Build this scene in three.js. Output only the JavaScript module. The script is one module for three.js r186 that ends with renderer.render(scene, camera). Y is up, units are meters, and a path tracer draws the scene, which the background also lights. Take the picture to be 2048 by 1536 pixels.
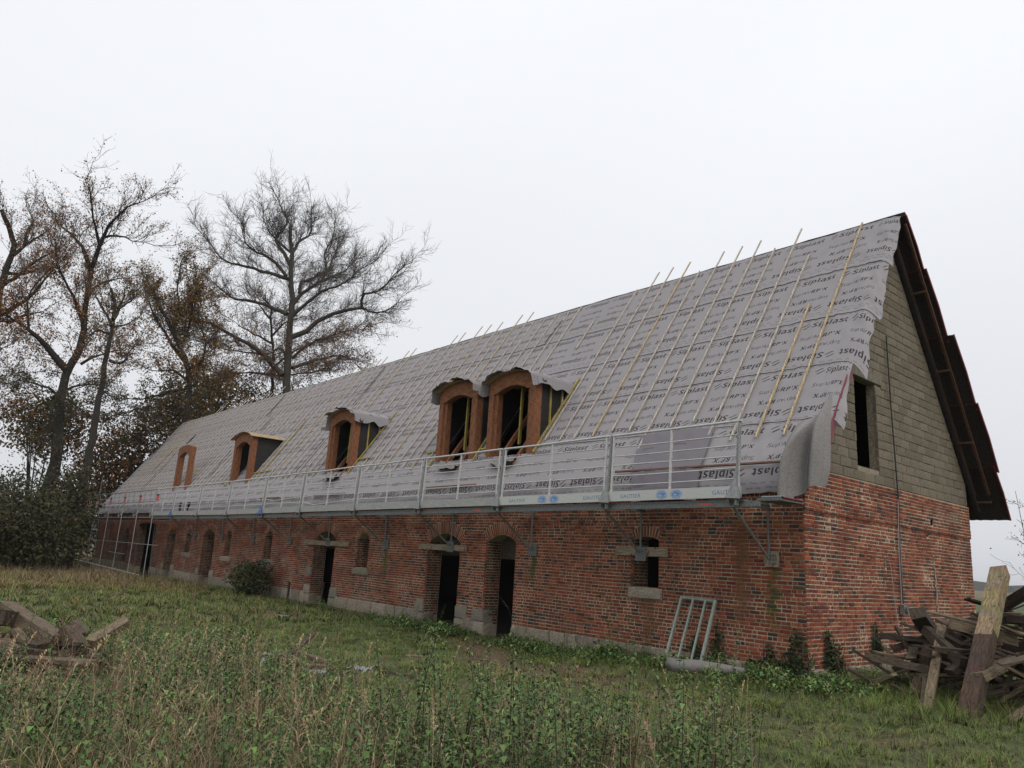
import * as THREE from 'three';
import { createNoise2D, createNoise3D } from 'simplex-noise';

// ---------------------------------------------------------------- camera, sky, sun, exposure
const scene = new THREE.Scene();
const camera = new THREE.PerspectiveCamera(54.86, 4 / 3, 0.1, 4000);
camera.position.set(7.227, 2.1, 13.522);
camera.up.set(0.134948, 0.971417, 0.195289);
camera.lookAt(7.227 - 0.739717, 2.1 + 0.229901, 13.522 - 0.632427);

const SKYW = 256, SKYH = 128, skyData = new Float32Array(SKYW * SKYH * 4);
for (let j = 0; j < SKYH; j++) for (let i = 0; i < SKYW; i++) {
  const up = Math.sin(((j + 0.5) / SKYH - 0.5) * Math.PI), o = (j * SKYW + i) * 4;
  const az = (i / SKYW) * Math.PI * 2, cloud = 0.012 * Math.sin(az * 3 + up * 7) + 0.01 * Math.sin(az * 7 - up * 13);
  const k = up < 0 ? 0.5 : Math.min(1, 0.74 + 0.36 * Math.pow(up, 0.55)) * (0.97 + 0.1 * up) + cloud;
  skyData[o] = k * 0.905; skyData[o + 1] = k * 0.925; skyData[o + 2] = k * 0.965; skyData[o + 3] = 1;
}
const sky = new THREE.DataTexture(skyData, SKYW, SKYH, THREE.RGBAFormat, THREE.FloatType);
sky.mapping = THREE.EquirectangularReflectionMapping; sky.magFilter = THREE.LinearFilter; sky.needsUpdate = true;
scene.background = sky; scene.environment = sky;

const sun = new THREE.DirectionalLight(0xfff6ea, 1.2);
sun.position.set(34, 46, 11); sun.target.position.set(-6, 0, 0);
sun.castShadow = true; sun.shadow.radius = 60; sun.shadow.mapSize.set(2048, 2048);
Object.assign(sun.shadow.camera, { left: -45, right: 45, top: 45, bottom: -45, near: 1, far: 160 });
scene.add(sun, sun.target);

const renderer = new THREE.WebGLRenderer({ antialias: true });
renderer.toneMapping = THREE.LinearToneMapping; renderer.toneMappingExposure = 1.0;
renderer.shadowMap.enabled = true; renderer.shadowMap.type = THREE.PCFSoftShadowMap;
scene.fog = new THREE.FogExp2(0xdfe3ea, 0.0002);

// ---------------------------------------------------------------- helpers
const V = (x, y, z) => new THREE.Vector3(x, y, z);
const clamp = (x, a, b) => Math.min(b, Math.max(a, x));
const ss = (a, b, x) => { const t = clamp((x - a) / (b - a), 0, 1); return t * t * (3 - 2 * t); };
const mix = (a, b, t) => a + (b - a) * t;
function rngFrom(seed) { let s = seed | 0; return () => { s = (s + 0x6d2b79f5) | 0; let t = Math.imul(s ^ (s >>> 15), 1 | s); t = (t + Math.imul(t ^ (t >>> 7), 61 | t)) ^ t; return ((t ^ (t >>> 14)) >>> 0) / 4294967296; }; }
let rnd = rngFrom(11);
const R = (a, b) => a + (b - a) * rnd();
const pick = (list) => list[Math.floor(rnd() * list.length)];
const n2 = createNoise2D(rngFrom(5)), n3 = createNoise3D(rngFrom(9));
const fbm = (x, y) => 0.55 * n2(x, y) + 0.28 * n2(x * 2.1 + 9, y * 2.1) + 0.17 * n2(x * 4.3, y * 4.3 + 7);

const taken = new Map();
function numbered(name) { const k = taken.get(name) ?? 0; taken.set(name, k + 1); return k ? name + '_' + String(k).padStart(3, '0') : name; }
function add(o, parent) { o.castShadow = o.receiveShadow = true; parent.add(o); return o; }
function tag(o, label, category, group) { Object.assign(o.userData, { label, category }); if (group) o.userData.group = group; return o; }
function thing(name, label, category, at = [0, 0, 0], turn = 0, group) {
  const g = new THREE.Group(); g.name = numbered(name); g.position.set(...at); g.rotation.y = turn; scene.add(g);
  return tag(g, label, category, group);
}
function part(name, parent) { const g = new THREE.Group(); g.name = name; parent.add(g); return g; }

// Collects faces into one mesh.
class Geo {
  constructor() { this.p = []; this.n = []; this.u = []; this.c = []; this.i = []; this.tint = [1, 1, 1]; }
  get count() { return this.p.length / 3; }
  v(x, y, z, nx, ny, nz, u, w) { this.p.push(x, y, z); this.n.push(nx, ny, nz); this.u.push(u, w); this.c.push(...this.tint); }
  quad(a, b, c, d, uv = [0, 0, 1, 0, 1, 1, 0, 1]) {
    const n = V().crossVectors(V().subVectors(b, a), V().subVectors(d, a)).normalize(), k = this.count;
    [a, b, c, d].forEach((q, j) => this.v(q.x, q.y, q.z, n.x, n.y, n.z, uv[j * 2], uv[j * 2 + 1]));
    this.i.push(k, k + 1, k + 2, k, k + 2, k + 3); return this;
  }
  tri(a, b, c) { const n = V().crossVectors(V().subVectors(b, a), V().subVectors(c, a)).normalize(), k = this.count; for (const q of [a, b, c]) this.v(q.x, q.y, q.z, n.x, n.y, n.z, q.x, q.y); this.i.push(k, k + 1, k + 2); return this; }
  hexa(c) {   // eight corners: bottom 0-3 round, top 4-7 above them; u runs across, v along
    const f = [[0, 1, 5, 4], [1, 2, 6, 5], [2, 3, 7, 6], [3, 0, 4, 7], [4, 5, 6, 7], [3, 2, 1, 0]];
    for (const q of f) { const [a, b, cc, d] = q.map((k) => c[k]); const w = a.distanceTo(b), h = a.distanceTo(d), o = (this.count % 7) * 0.13; this.quad(a, b, cc, d, [o, 0, o + w, 0, o + w, h, o, h]); }
    return this;
  }
  box(cx, cy, cz, w, h, d) {
    const [a, b, e] = [w / 2, h / 2, d / 2];
    return this.hexa([V(cx - a, cy - b, cz + e), V(cx + a, cy - b, cz + e), V(cx + a, cy - b, cz - e), V(cx - a, cy - b, cz - e), V(cx - a, cy + b, cz + e), V(cx + a, cy + b, cz + e), V(cx + a, cy + b, cz - e), V(cx - a, cy + b, cz - e)]);
  }
  bar(A, B, w, t, hint = V(0, 1, 0)) {   // a straight bar of section w x t; t lies along the hint
    const d = V().subVectors(B, A).normalize(); let s = V().crossVectors(d, hint); if (s.lengthSq() < 1e-4) s = V().crossVectors(d, V(1, 0, 0.2)); s.normalize();
    const n = V().crossVectors(s, d).normalize(), q = (P, i, j) => P.clone().addScaledVector(s, i * w / 2).addScaledVector(n, j * t / 2);
    return this.hexa([q(A, -1, -1), q(A, 1, -1), q(A, 1, 1), q(A, -1, 1), q(B, -1, -1), q(B, 1, -1), q(B, 1, 1), q(B, -1, 1)]);
  }
  tube(pts, rad, sides = 6, cap = false) {
    let first = this.count, N = V(0, 0, 1), len = 0;
    for (let k = 0; k < pts.length; k++) {
      const d = V().subVectors(pts[Math.min(k + 1, pts.length - 1)], pts[Math.max(k - 1, 0)]).normalize();
      if (k === 0 && Math.abs(d.z) > 0.9) N = V(1, 0, 0);
      N.addScaledVector(d, -N.dot(d)).normalize(); const Bn = V().crossVectors(d, N), r = Array.isArray(rad) ? rad[k] : rad;
      if (k) len += pts[k].distanceTo(pts[k - 1]);
      for (let s = 0; s <= sides; s++) { const a = (s / sides) * Math.PI * 2, c = Math.cos(a), q = Math.sin(a), nx = N.x * c + Bn.x * q, ny = N.y * c + Bn.y * q, nz = N.z * c + Bn.z * q; this.v(pts[k].x + nx * r, pts[k].y + ny * r, pts[k].z + nz * r, nx, ny, nz, (s / sides) * 0.6, len); }
      if (k) for (let s = 0; s < sides; s++) { const a = first + (k - 1) * (sides + 1) + s, b = a + sides + 1; this.i.push(a, a + 1, b + 1, a, b + 1, b); }
    }
    if (cap) for (const [k, sg] of [[0, -1], [pts.length - 1, 1]]) {
      const d = V().subVectors(pts[k ? k : 1], pts[k ? k - 1 : 0]).normalize().multiplyScalar(sg), c0 = this.count, P = pts[k];
      this.v(P.x, P.y, P.z, d.x, d.y, d.z, 0, 0);
      for (let s = 0; s <= sides; s++) { const o = (first + k * (sides + 1) + s) * 3; this.v(this.p[o], this.p[o + 1], this.p[o + 2], d.x, d.y, d.z, 0.1, 0.1); }
      for (let s = 0; s < sides; s++) sg > 0 ? this.i.push(c0, c0 + 1 + s, c0 + 2 + s) : this.i.push(c0, c0 + 2 + s, c0 + 1 + s);
    }
    return this;
  }
  geometry(colours = false) {
    const g = new THREE.BufferGeometry();
    g.setAttribute('position', new THREE.Float32BufferAttribute(this.p, 3)); g.setAttribute('normal', new THREE.Float32BufferAttribute(this.n, 3)); g.setAttribute('uv', new THREE.Float32BufferAttribute(this.u, 2));
    if (colours) g.setAttribute('color', new THREE.Float32BufferAttribute(this.c, 3));
    g.setIndex(this.i); return g;
  }
  build(name, material, parent, colours = false) { const m = new THREE.Mesh(this.geometry(colours || material.vertexColors), material); m.name = parent === scene ? numbered(name) : name; return add(m, parent); }
}
// A bent sheet: fn(u, v) gives the point, uvfn the texture place in metres, skip(i, j) leaves a cell out; us and vs are the grid lines.
function sheet(us, vs, fn, uvfn, skip) {
  const p = [], t = [], idx = [], W = us.length;
  vs.forEach((v) => us.forEach((u) => { p.push(...fn(u, v)); t.push(...uvfn(u, v)); }));
  for (let j = 0; j + 1 < vs.length; j++) for (let i = 0; i + 1 < W; i++) { if (skip && skip((us[i] + us[i + 1]) / 2, (vs[j] + vs[j + 1]) / 2)) continue; const a = j * W + i; idx.push(a, a + 1, a + W + 1, a, a + W + 1, a + W); }
  const g = new THREE.BufferGeometry();
  g.setAttribute('position', new THREE.Float32BufferAttribute(p, 3)); g.setAttribute('uv', new THREE.Float32BufferAttribute(t, 2)); g.setIndex(idx); g.computeVertexNormals(); return g;
}
const steps = (a, b, d) => { const n = Math.max(1, Math.round(Math.abs(b - a) / d)); return Array.from({ length: n + 1 }, (_, i) => a + ((b - a) * i) / n); };
function meshOf(name, geometry, material, parent) { const m = new THREE.Mesh(geometry, material); m.name = parent === scene ? numbered(name) : name; return add(m, parent); }

// ---------------------------------------------------------------- textures and materials
function grid(w, h, fn, srgb = false) {   // fn(x, y) in 0..1 gives [r, g, b] in 0..1
  const d = new Uint8Array(w * h * 4);
  for (let y = 0; y < h; y++) for (let x = 0; x < w; x++) { const c = fn(x / w, y / h), o = (y * w + x) * 4; d[o] = clamp(c[0], 0, 1) * 255; d[o + 1] = clamp(c[1], 0, 1) * 255; d[o + 2] = clamp(c[2], 0, 1) * 255; d[o + 3] = 255; }
  const t = new THREE.DataTexture(d, w, h); t.wrapS = t.wrapT = THREE.RepeatWrapping; t.magFilter = THREE.LinearFilter; t.minFilter = THREE.LinearMipmapLinearFilter; t.generateMipmaps = true;
  if (srgb) t.colorSpace = THREE.SRGBColorSpace; t.needsUpdate = true; return t;
}
const torus = (x, y, f) => n3(Math.cos(x * 6.2832) * f, Math.sin(x * 6.2832) * f + Math.cos(y * 6.2832) * f * 0.9, Math.sin(y * 6.2832) * f);
const gritTex = grid(256, 256, (x, y) => { const k = 0.8 + 0.12 * torus(x, y, 2.2) + 0.1 * torus(x, y, 9) + 0.1 * (rnd() - 0.5); return [k, k * 0.985, k * 0.965]; }, true);
const bumpTex = grid(256, 256, (x, y) => { const k = 0.5 + 0.22 * torus(x, y, 6) + 0.25 * (rnd() - 0.5); return [k, k, k]; });
const woodTex = grid(128, 512, (x, y) => { const w = n2(x * 26 + 0.6 * n2(x * 3, y * 5), y * 2.4), k = 0.76 + 0.15 * w + 0.1 * n2(x * 70, y * 7) + 0.06 * (rnd() - 0.5) - (n2(x * 4 + 3, y * 9) > 0.82 ? 0.3 : 0); return [k, k * 0.97, k * 0.93]; }, true);
const barkTex = grid(128, 256, (x, y) => { const k = 0.72 + 0.16 * torus(x, y, 3) + 0.16 * n2(x * 22, y * 10); return [k, k, k * 0.97]; }, true);
const metalTex = grid(128, 128, (x, y) => { const k = 0.82 + 0.1 * torus(x, y, 2.5) + 0.07 * (rnd() - 0.5); return [k, k, k]; }, true);
const fineGrit = gritTex.clone(); fineGrit.repeat.set(7, 7); fineGrit.needsUpdate = true;
const rep = (t, a, b) => { const c = t.clone(); c.repeat.set(a, b); c.needsUpdate = true; return c; };
const M = (r, g, b, rough = 0.9, o = {}) => { const m = new THREE.MeshStandardMaterial({ roughness: rough, side: THREE.DoubleSide, ...o }); m.color.setRGB(r, g, b); return m; };
const wood = (r, g, b, o = {}) => M(r, g, b, 0.85, { map: woodTex, bumpMap: woodTex, bumpScale: 0.004, ...o });
const MAT = {
  oak: wood(0.37, 0.155, 0.07), oakDark: wood(0.2, 0.08, 0.038), batten: wood(0.8, 0.76, 0.72), battenWarm: wood(0.82, 0.68, 0.45), treated: wood(0.6, 0.5, 0.12), pine: wood(0.66, 0.52, 0.32),
  oldWood: [wood(0.15, 0.12, 0.09), wood(0.1, 0.075, 0.055), wood(0.21, 0.165, 0.115), wood(0.075, 0.055, 0.042), wood(0.28, 0.225, 0.155), wood(0.125, 0.09, 0.062)],
  boardGrey: wood(0.42, 0.36, 0.28),
  steel: M(0.36, 0.37, 0.37, 0.5, { metalness: 0.35, map: metalTex }), steelDull: M(0.23, 0.245, 0.24, 0.6, { metalness: 0.3, map: metalTex }), aluminium: M(0.78, 0.78, 0.76, 0.55, { metalness: 0.15, map: metalTex }),
  bluePaint: M(0.03, 0.1, 0.36, 0.5), redTag: M(0.55, 0.09, 0.07, 0.6), darkTag: M(0.03, 0.03, 0.04, 0.6),
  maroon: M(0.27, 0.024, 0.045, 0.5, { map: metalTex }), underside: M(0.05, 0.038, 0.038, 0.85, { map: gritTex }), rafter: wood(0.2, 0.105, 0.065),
  lining: M(0.022, 0.02, 0.02, 0.6, { map: gritTex }), darkFelt: M(0.05, 0.046, 0.05, 0.8), concrete: M(0.27, 0.25, 0.2, 0.95, { map: gritTex, bumpMap: bumpTex, bumpScale: 0.003 }),
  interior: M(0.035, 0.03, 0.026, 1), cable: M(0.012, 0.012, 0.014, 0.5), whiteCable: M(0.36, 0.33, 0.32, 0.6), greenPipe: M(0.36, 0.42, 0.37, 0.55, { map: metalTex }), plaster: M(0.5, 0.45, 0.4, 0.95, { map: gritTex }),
};
const stoneMats = [[0.42, 0.37, 0.29], [0.36, 0.33, 0.26], [0.46, 0.41, 0.34], [0.33, 0.3, 0.25]].map(([r, g, b]) => M(r, g, b, 0.95, { map: gritTex, bumpMap: bumpTex, bumpScale: 0.006 }));

// ---------------------------------------------------------------- ground
function height(x, z) {
  const nearWall = ss(9, 0.2, Math.abs(z + 1) < 0.01 ? 0 : Math.max(0, z));
  return 0.24 * ss(-6.5, -1.5, x) * nearWall + 0.1 * ss(-2, 6, x) - 0.38 * ss(-26, -54, x) + 0.07 * n2(x * 0.21, z * 0.21) * ss(0.2, 2, z) + 0.03 * n2(x * 0.9, z * 0.9) + (x > -20 ? 0.22 * ss(6, 12, z) * ss(-14, -4, x) : 0);
}
// colour of the soil and turf: matter, not light
function zoneDry(x, z) { return clamp(ss(-21, -30, x) * ss(0.6, 2.8, z + 1.2 * n2(x * 0.15, z * 0.2)) + 0.9 * ss(0.25, 0.7, fbm(x * 0.33, z * 0.4)) * ss(2, 4, z), 0, 1); }
function zonePath(x, z) {   // trodden earth from the doorway across the yard
  const c = x < -3.5 ? mix(1.2, 3.3, ss(-8.6, -4.2, x)) : mix(3.3, 3.9, ss(-3.5, 2, x)), w = mix(0.7, 1.25, ss(-8.6, -3, x));
  return clamp((1 - Math.abs(z - c) / w) * 1.5 + 0.45 * fbm(x * 0.9, z * 0.9), 0, 1) * ss(-9.6, -8.2, x) * (0.25 + 0.75 * ss(0.5, -3, x));
}
function groundColour(x, z) {
  const d = zoneDry(x, z), p = zonePath(x, z), k = 1 + 0.28 * fbm(x * 0.7, z * 0.7), far = z < -12 || x > 14;
  let c = [0.09 * k, 0.112 * k, 0.034 * k];
  if (far) c = [0.1 * k, 0.125 * k, 0.05 * k];
  if (x < -56 && z < 60) c = [0.2 * k, 0.16 * k, 0.08 * k];
  c = c.map((v, i) => mix(v, [0.15, 0.115, 0.06][i] * k, d)); return c.map((v, i) => mix(v, [0.15, 0.1, 0.064][i] * k, p));
}
{
  const xs = [...steps(-900, -180, 90), ...steps(-150, -70, 8), ...steps(-62, -14, 0.6), ...steps(-13.6, 12, 0.3), ...steps(14, 60, 6), ...steps(80, 900, 90)];
  const zs = [...steps(-1400, -120, 120), ...steps(-90, -14, 7), ...steps(-12, -0.6, 0.6), ...steps(-0.3, 15, 0.3), ...steps(17, 60, 6), ...steps(90, 600, 100)];
  const g = sheet(xs, zs, (x, z) => [x, height(x, z), z], (x, z) => [x / 2.3, z / 2.3]), col = [];
  zs.forEach((z) => xs.forEach((x) => col.push(...groundColour(x, z))));
  g.setAttribute('color', new THREE.Float32BufferAttribute(col, 3));
  const soil = grid(512, 512, (x, y) => { const k = 0.8 + 0.16 * torus(x, y, 5) + 0.14 * torus(x, y, 16) + 0.25 * (rnd() - 0.5); return [k, k, k * 0.96]; }, true);
  const m = meshOf('ground', g, new THREE.MeshStandardMaterial({ vertexColors: true, map: soil, bumpMap: bumpTex, bumpScale: 0.03, roughness: 1, side: THREE.DoubleSide }), scene);
  Object.assign(m.userData, { kind: 'structure', label: 'rough grassy yard with trodden earth in front of the barn', category: 'ground' });
}
{   // a faint line of far woods over the field on the right
  const g = new Geo(); const pts = [];
  for (let k = 0; k <= 60; k++) { const x = -900 + k * 30; pts.push([x, 7 + 3 * n2(k * 0.4, 2) + 1.5 * n2(k * 2.1, 5)]); }
  for (let k = 0; k < 60; k++) { const [a, ha] = pts[k], [b, hb] = pts[k + 1], za = -640 + 20 * n2(k * 0.3, 8), zb = -640 + 20 * n2((k + 1) * 0.3, 8); g.quad(V(a, -1, za + 10), V(b, -1, zb + 10), V(b, hb, zb), V(a, ha, za)).quad(V(a, ha, za), V(b, hb, zb), V(b, -1, zb - 60), V(a, -1, za - 60)); }
  const m = g.build('hills', M(0.1, 0.105, 0.09, 1, { map: rep(gritTex, 8, 3) }), scene); Object.assign(m.userData, { kind: 'structure', label: 'low hazy wooded rise on the far horizon', category: 'hills' });
}

// ---------------------------------------------------------------- the barn
const LEN = 53.6, GX = 0.15, DEEP = 8.85, RIDGE_Z = -4.62, SLOPE = 1.459, RSLOPE = 1.404, FRONT_Y = 4.23, SL = Math.hypot(1, SLOPE), RIDGE_S = 8.2;
const roofAt = (x, s, lift = 0) => V(x, FRONT_Y + (SLOPE * s) / SL + lift / SL, -s / SL + (lift * SLOPE) / SL);
const rearY = (z) => FRONT_Y - SLOPE * RIDGE_Z + RSLOPE * (z - RIDGE_Z);
const barn = thing('brick_barn', 'long low brick barn under re-roofing with a steep grey felted roof', 'barn');

const BRICK_L = 0.222, BRICK_H = 0.06, JOINT = 0.0155, COURSE = BRICK_H + JOINT;
const tones = [[0.34, 0.092, 0.045], [0.39, 0.112, 0.054], [0.29, 0.073, 0.037], [0.43, 0.145, 0.074], [0.25, 0.068, 0.038], [0.36, 0.12, 0.066], [0.3, 0.094, 0.055], [0.16, 0.062, 0.046], [0.09, 0.07, 0.068], [0.065, 0.052, 0.054]];
const mossTone = [0.085, 0.088, 0.03], soilTone = [0.23, 0.105, 0.058], limeTone = [0.4, 0.3, 0.23];
const brickMat = M(1, 1, 1, 0.93, { map: gritTex, bumpMap: bumpTex, bumpScale: 0.003 });
function brickGeometry(seed) {   // unit brick, front face towards +z at 0, worn edges; 26 triangles
  const r = rngFrom(seed), g = new Geo(), j = () => (r() - 0.5) * 0.07, e = 0.03, h = 0.1, f = [], b = [], k = [];
  for (const [x, y] of [[-0.5, -0.5], [0.5, -0.5], [0.5, 0.5], [-0.5, 0.5]]) { const ox = j() * 0.35, oy = j(); f.push(V(x * (1 - 2 * e) + ox, y * (1 - 5 * e) + oy, (r() - 0.5) * 0.006)); k.push(V(x + ox * 0.4, y + oy * 0.4, -0.006 - r() * 0.003)); b.push(V(x, y, -h)); }
  const c = V(j() * 0.5, j() * 0.5, 0.0015 + r() * 0.002);
  for (let q = 0; q < 4; q++) { const n = (q + 1) % 4; g.tri(f[q], f[n], c); g.quad(k[q], k[n], f[n], f[q]); g.quad(b[q], b[n], k[n], k[q]); }
  const geo = g.geometry(), p = geo.attributes.position, uv = geo.attributes.uv;
  for (let q = 0; q < p.count; q++) uv.setXY(q, p.getX(q) * 0.44 + seed * 0.31, p.getY(q) * 0.12 + seed * 0.17 + p.getZ(q)); return geo;
}
const brickShapes = [1, 2, 3, 4, 5, 6].map(brickGeometry), toneMats = new Map();
function toneMat(c) { const key = c.map((v) => Math.round(v * 26)).join(); if (!toneMats.has(key)) { const m = brickMat.clone(); m.color.setRGB(...c.map((v) => Math.max(0.02, Math.round(v * 26) / 26 * 0.5 + v * 0.5))); toneMats.set(key, m); } return toneMats.get(key); }

// free stretches of a course at height y between u0 and u1, the openings (with their arch rings) taken out
function freeRuns(u0, u1, y, openings, ring) {
  let runs = [[u0, u1]];
  for (const o of openings) {
    let a = o.u0, b = o.u1; const c = (a + b) / 2, w = b - a, top = o.y1;
    if (y < o.y0 - 0.03) continue;
    if (o.rise) {
      const Rr = (w * w / 4 + o.rise * o.rise) / (2 * o.rise), yc = top - Rr, RR = Rr + (o.ring ?? ring), spring = top - o.rise;
      if (y > yc + RR) continue;
      if (y > spring) { const half = Math.min(Math.sqrt(Math.max(0, RR * RR - (y - yc) ** 2)), ((y - yc) * (w / 2)) / (spring - yc)); a = c - half; b = c + half; }
    } else if (y > top + (o.lintel ?? 0)) continue;
    runs = runs.flatMap(([p, q]) => (b <= p || a >= q ? [[p, q]] : [[p, a + 0.007], [b - 0.007, q]].filter(([m, n]) => n - m > 0.03)));
  }
  return runs;
}
// frame: at(u, y, out) gives a world point, turn the rotation that faces a brick outwards
function layBricks(wall, frame, u0, u1, y0, y1, openings, stainOrShade, limit = 300) {
  const list = [];
  for (let row = 0, y = y0 + COURSE / 2; y < y1; row++, y += COURSE) {
    const wob = (u) => 0.012 * n2(u * 0.25, row * 0.11 + frame.seed);
    for (const [a, b] of freeRuns(u0, u1, y, openings, 0.24)) {
      let u = a; const headers = row % 2 === 0;
      for (let first = true; u < b - 0.02; first = false) {
        let L = (headers ? rnd() < 0.75 : rnd() < 0.12) ? 0.105 : BRICK_L; if (first && row % 2) L = 0.16; L += R(-0.008, 0.008);
        if (b - u - L < 0.06) L = b - u - 0.004;
        const dark = n2(u * 0.35 + 20, y * 0.9 + frame.seed) > 0.05 ? 0.3 : 0.1;
        let c = rnd() < dark ? tones[7 + Math.floor(rnd() * 3)] : tones[Math.floor(rnd() * 7)]; { const age = (1 + 0.3 * fbm(u * 0.45 + frame.seed * 9, y * 0.7) + 0.12 * n2(u * 2.1, y * 3)) * R(0.72, 1.2); c = [c[0] * age * 1.03, c[1] * age * 0.88, c[2] * age * 0.8]; }
        c = stainOrShade ? stainOrShade(u + L / 2, y, c) : c;
        if (!(frame.gap && frame.gap(u + L / 2, y))) list.push({ u: u + L / 2, y: y + wob(u), L: L - JOINT, H: BRICK_H * R(0.94, 1.05), out: (frame.proud ? frame.proud(u, y) : 0) + R(-0.001, 0.007) + (rnd() < 0.06 ? R(0.004, 0.014) : 0) + 0.006 * n2(u * 0.6, y * 0.9), c, tilt: R(-0.012, 0.012) });
        u += L;
      }
    }
  }
  for (const o of openings) if (o.rise) {   // arch of bricks on edge
    const w = o.u1 - o.u0, Rr = (w * w / 4 + o.rise * o.rise) / (2 * o.rise), yc = o.y1 - Rr, half = Math.asin(w / 2 / Rr), n = Math.max(5, Math.round((2 * half * (Rr + 0.1)) / 0.078)), ring = (o.ring ?? 0.24) - 0.012;
    for (let k = 0; k < n; k++) { const t = -half + (2 * half * (k + 0.5)) / n, rr = Rr + 0.004 + ring / 2; list.push({ u: (o.u0 + o.u1) / 2 + Math.sin(t) * rr, y: yc + Math.cos(t) * rr, L: ring, H: (2 * half * (Rr + 0.02)) / n - 0.012, out: R(-0.004, 0.006), c: stainOrShade ? stainOrShade(o.u0, o.y1, tones[Math.floor(rnd() * 8)]) : tones[Math.floor(rnd() * 8)], tilt: Math.PI / 2 - t, arch: true }); }
  }
  for (const q of list) { q.at = frame.at(q.u, q.y, q.out); q.d = q.at.distanceTo(camera.position) / Math.sqrt(q.L); }
  list.sort((p, q) => p.d - q.d);
  const base = new THREE.Quaternion().setFromEuler(new THREE.Euler(0, frame.turn, 0)), spin = new THREE.Quaternion(), Z = V(0, 0, 1);
  list.forEach((q, k) => { q.q = base.clone().multiply(spin.setFromAxisAngle(Z, q.tilt)); q.s = V(q.L, q.H, 1); q.k = k; });
  list.slice(0, limit).forEach((q, k) => { const m = meshOf('brick', brickShapes[k % 6], toneMat(q.c), wall); m.position.copy(q.at); m.quaternion.copy(q.q); m.scale.copy(q.s); });
  const rest = list.slice(limit), mat = new THREE.Matrix4(), col = new THREE.Color();
  if (rest.length) for (let v = 0; v < 3; v++) {
    const sub = rest.filter((_, k) => k % 3 === v), im = new THREE.InstancedMesh(brickShapes[v * 2], brickMat, sub.length); im.name = 'brickwork'; im.userData.kind = 'stuff';
    sub.forEach((q, k) => { im.setMatrixAt(k, mat.compose(q.at, q.q, q.s)); im.setColorAt(k, col.setRGB(...q.c)); }); add(im, wall);
  }
}
// solid wall with openings, in its own plane: u to the right seen from outside, then turned into place
function wallCore(name, outline, openings, thick, material, parent, place) {
  const shape = new THREE.Shape(outline.map(([u, y]) => new THREE.Vector2(u, y)));
  for (const o of openings) {
    const h = new THREE.Path(), c = (o.u0 + o.u1) / 2, w = o.u1 - o.u0; h.moveTo(o.u0, o.y0); h.lineTo(o.u1, o.y0);
    if (o.rise) { const Rr = (w * w / 4 + o.rise * o.rise) / (2 * o.rise), half = Math.asin(Math.min(1, w / 2 / Rr)); for (let k = 0; k <= 10; k++) { const t = half - (2 * half * k) / 10; h.lineTo(c + Math.sin(t) * Rr, o.y1 - Rr + Math.cos(t) * Rr); } } else { h.lineTo(o.u1, o.y1); h.lineTo(o.u0, o.y1); }
    h.closePath(); shape.holes.push(h);
  }
  const g = new THREE.ExtrudeGeometry(shape, { depth: thick, bevelEnabled: false, curveSegments: 8 }); g.translate(0, 0, -thick);
  const uv = g.attributes.uv, p = g.attributes.position; for (let k = 0; k < uv.count; k++) uv.setXY(k, (p.getX(k) + p.getZ(k)) / (place.uw ?? 1), p.getY(k) / (place.uh ?? 1));
  g.applyMatrix4(new THREE.Matrix4().makeRotationY(place.turn).setPosition(place.at[0], place.at[1], place.at[2])); return meshOf(name, g, material, parent);
}

// openings of the long front (u is x)
const OPEN = [
  { u0: -3.95, u1: -3.25, y0: 1.66, y1: 2.78, rise: 0.08, sill: [-4.1, -3.14] }, { u0: -9.2, u1: -8.02, y0: -0.4, y1: 2.74, rise: 0.2, ring: 0.36 }, { u0: -12.05, u1: -10.47, y0: -0.4, y1: 2.74, rise: 0.26, ring: 0.36 },
  { u0: -16.4, u1: -15.65, y0: 1.5, y1: 2.68, rise: 0.2, sill: [-16.6, -15.5] }, { u0: -19.65, u1: -18.05, y0: -0.4, y1: 2.72, rise: 0.28, ring: 0.36 }, { u0: -24.3, u1: -23.6, y0: 1.47, y1: 2.66, rise: 0.2, sill: [-24.6, -23.3] },
  { u0: -28.8, u1: -28.2, y0: 1.44, y1: 2.6, rise: 0.15, sill: [-29.2, -27.9] }, { u0: -31.85, u1: -30.35, y0: -0.6, y1: 2.68, rise: 0.3 }, { u0: -34.45, u1: -33.75, y0: 1.42, y1: 2.58, rise: 0.2, sill: [-34.8, -33.5] },
  { u0: -37.6, u1: -36.3, y0: -0.6, y1: 2.62, rise: 0.3 }, { u0: -43.7, u1: -40.1, y0: -0.6, y1: 2.97, rise: 0.1 }, { u0: -46.8, u1: -45.5, y0: 0.1, y1: 2.56, rise: 0.45 },
];
const BRACKETS = [-0.55, -3.71, -7.35, -10.85, -14.55, -18.5, -21.85, -25.6, -29.3, -33.1];
const streak = (u, y, c, w, a, b) => ss(w * (0.6 + 0.4 * n2(y * 3, c)), 0.02, Math.abs(u - c + 0.06 * n2(y * 2.2, c))) * ss(b + 0.05, b - 0.1, y) * ss(a - 0.3, a + 0.3, y);
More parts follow.
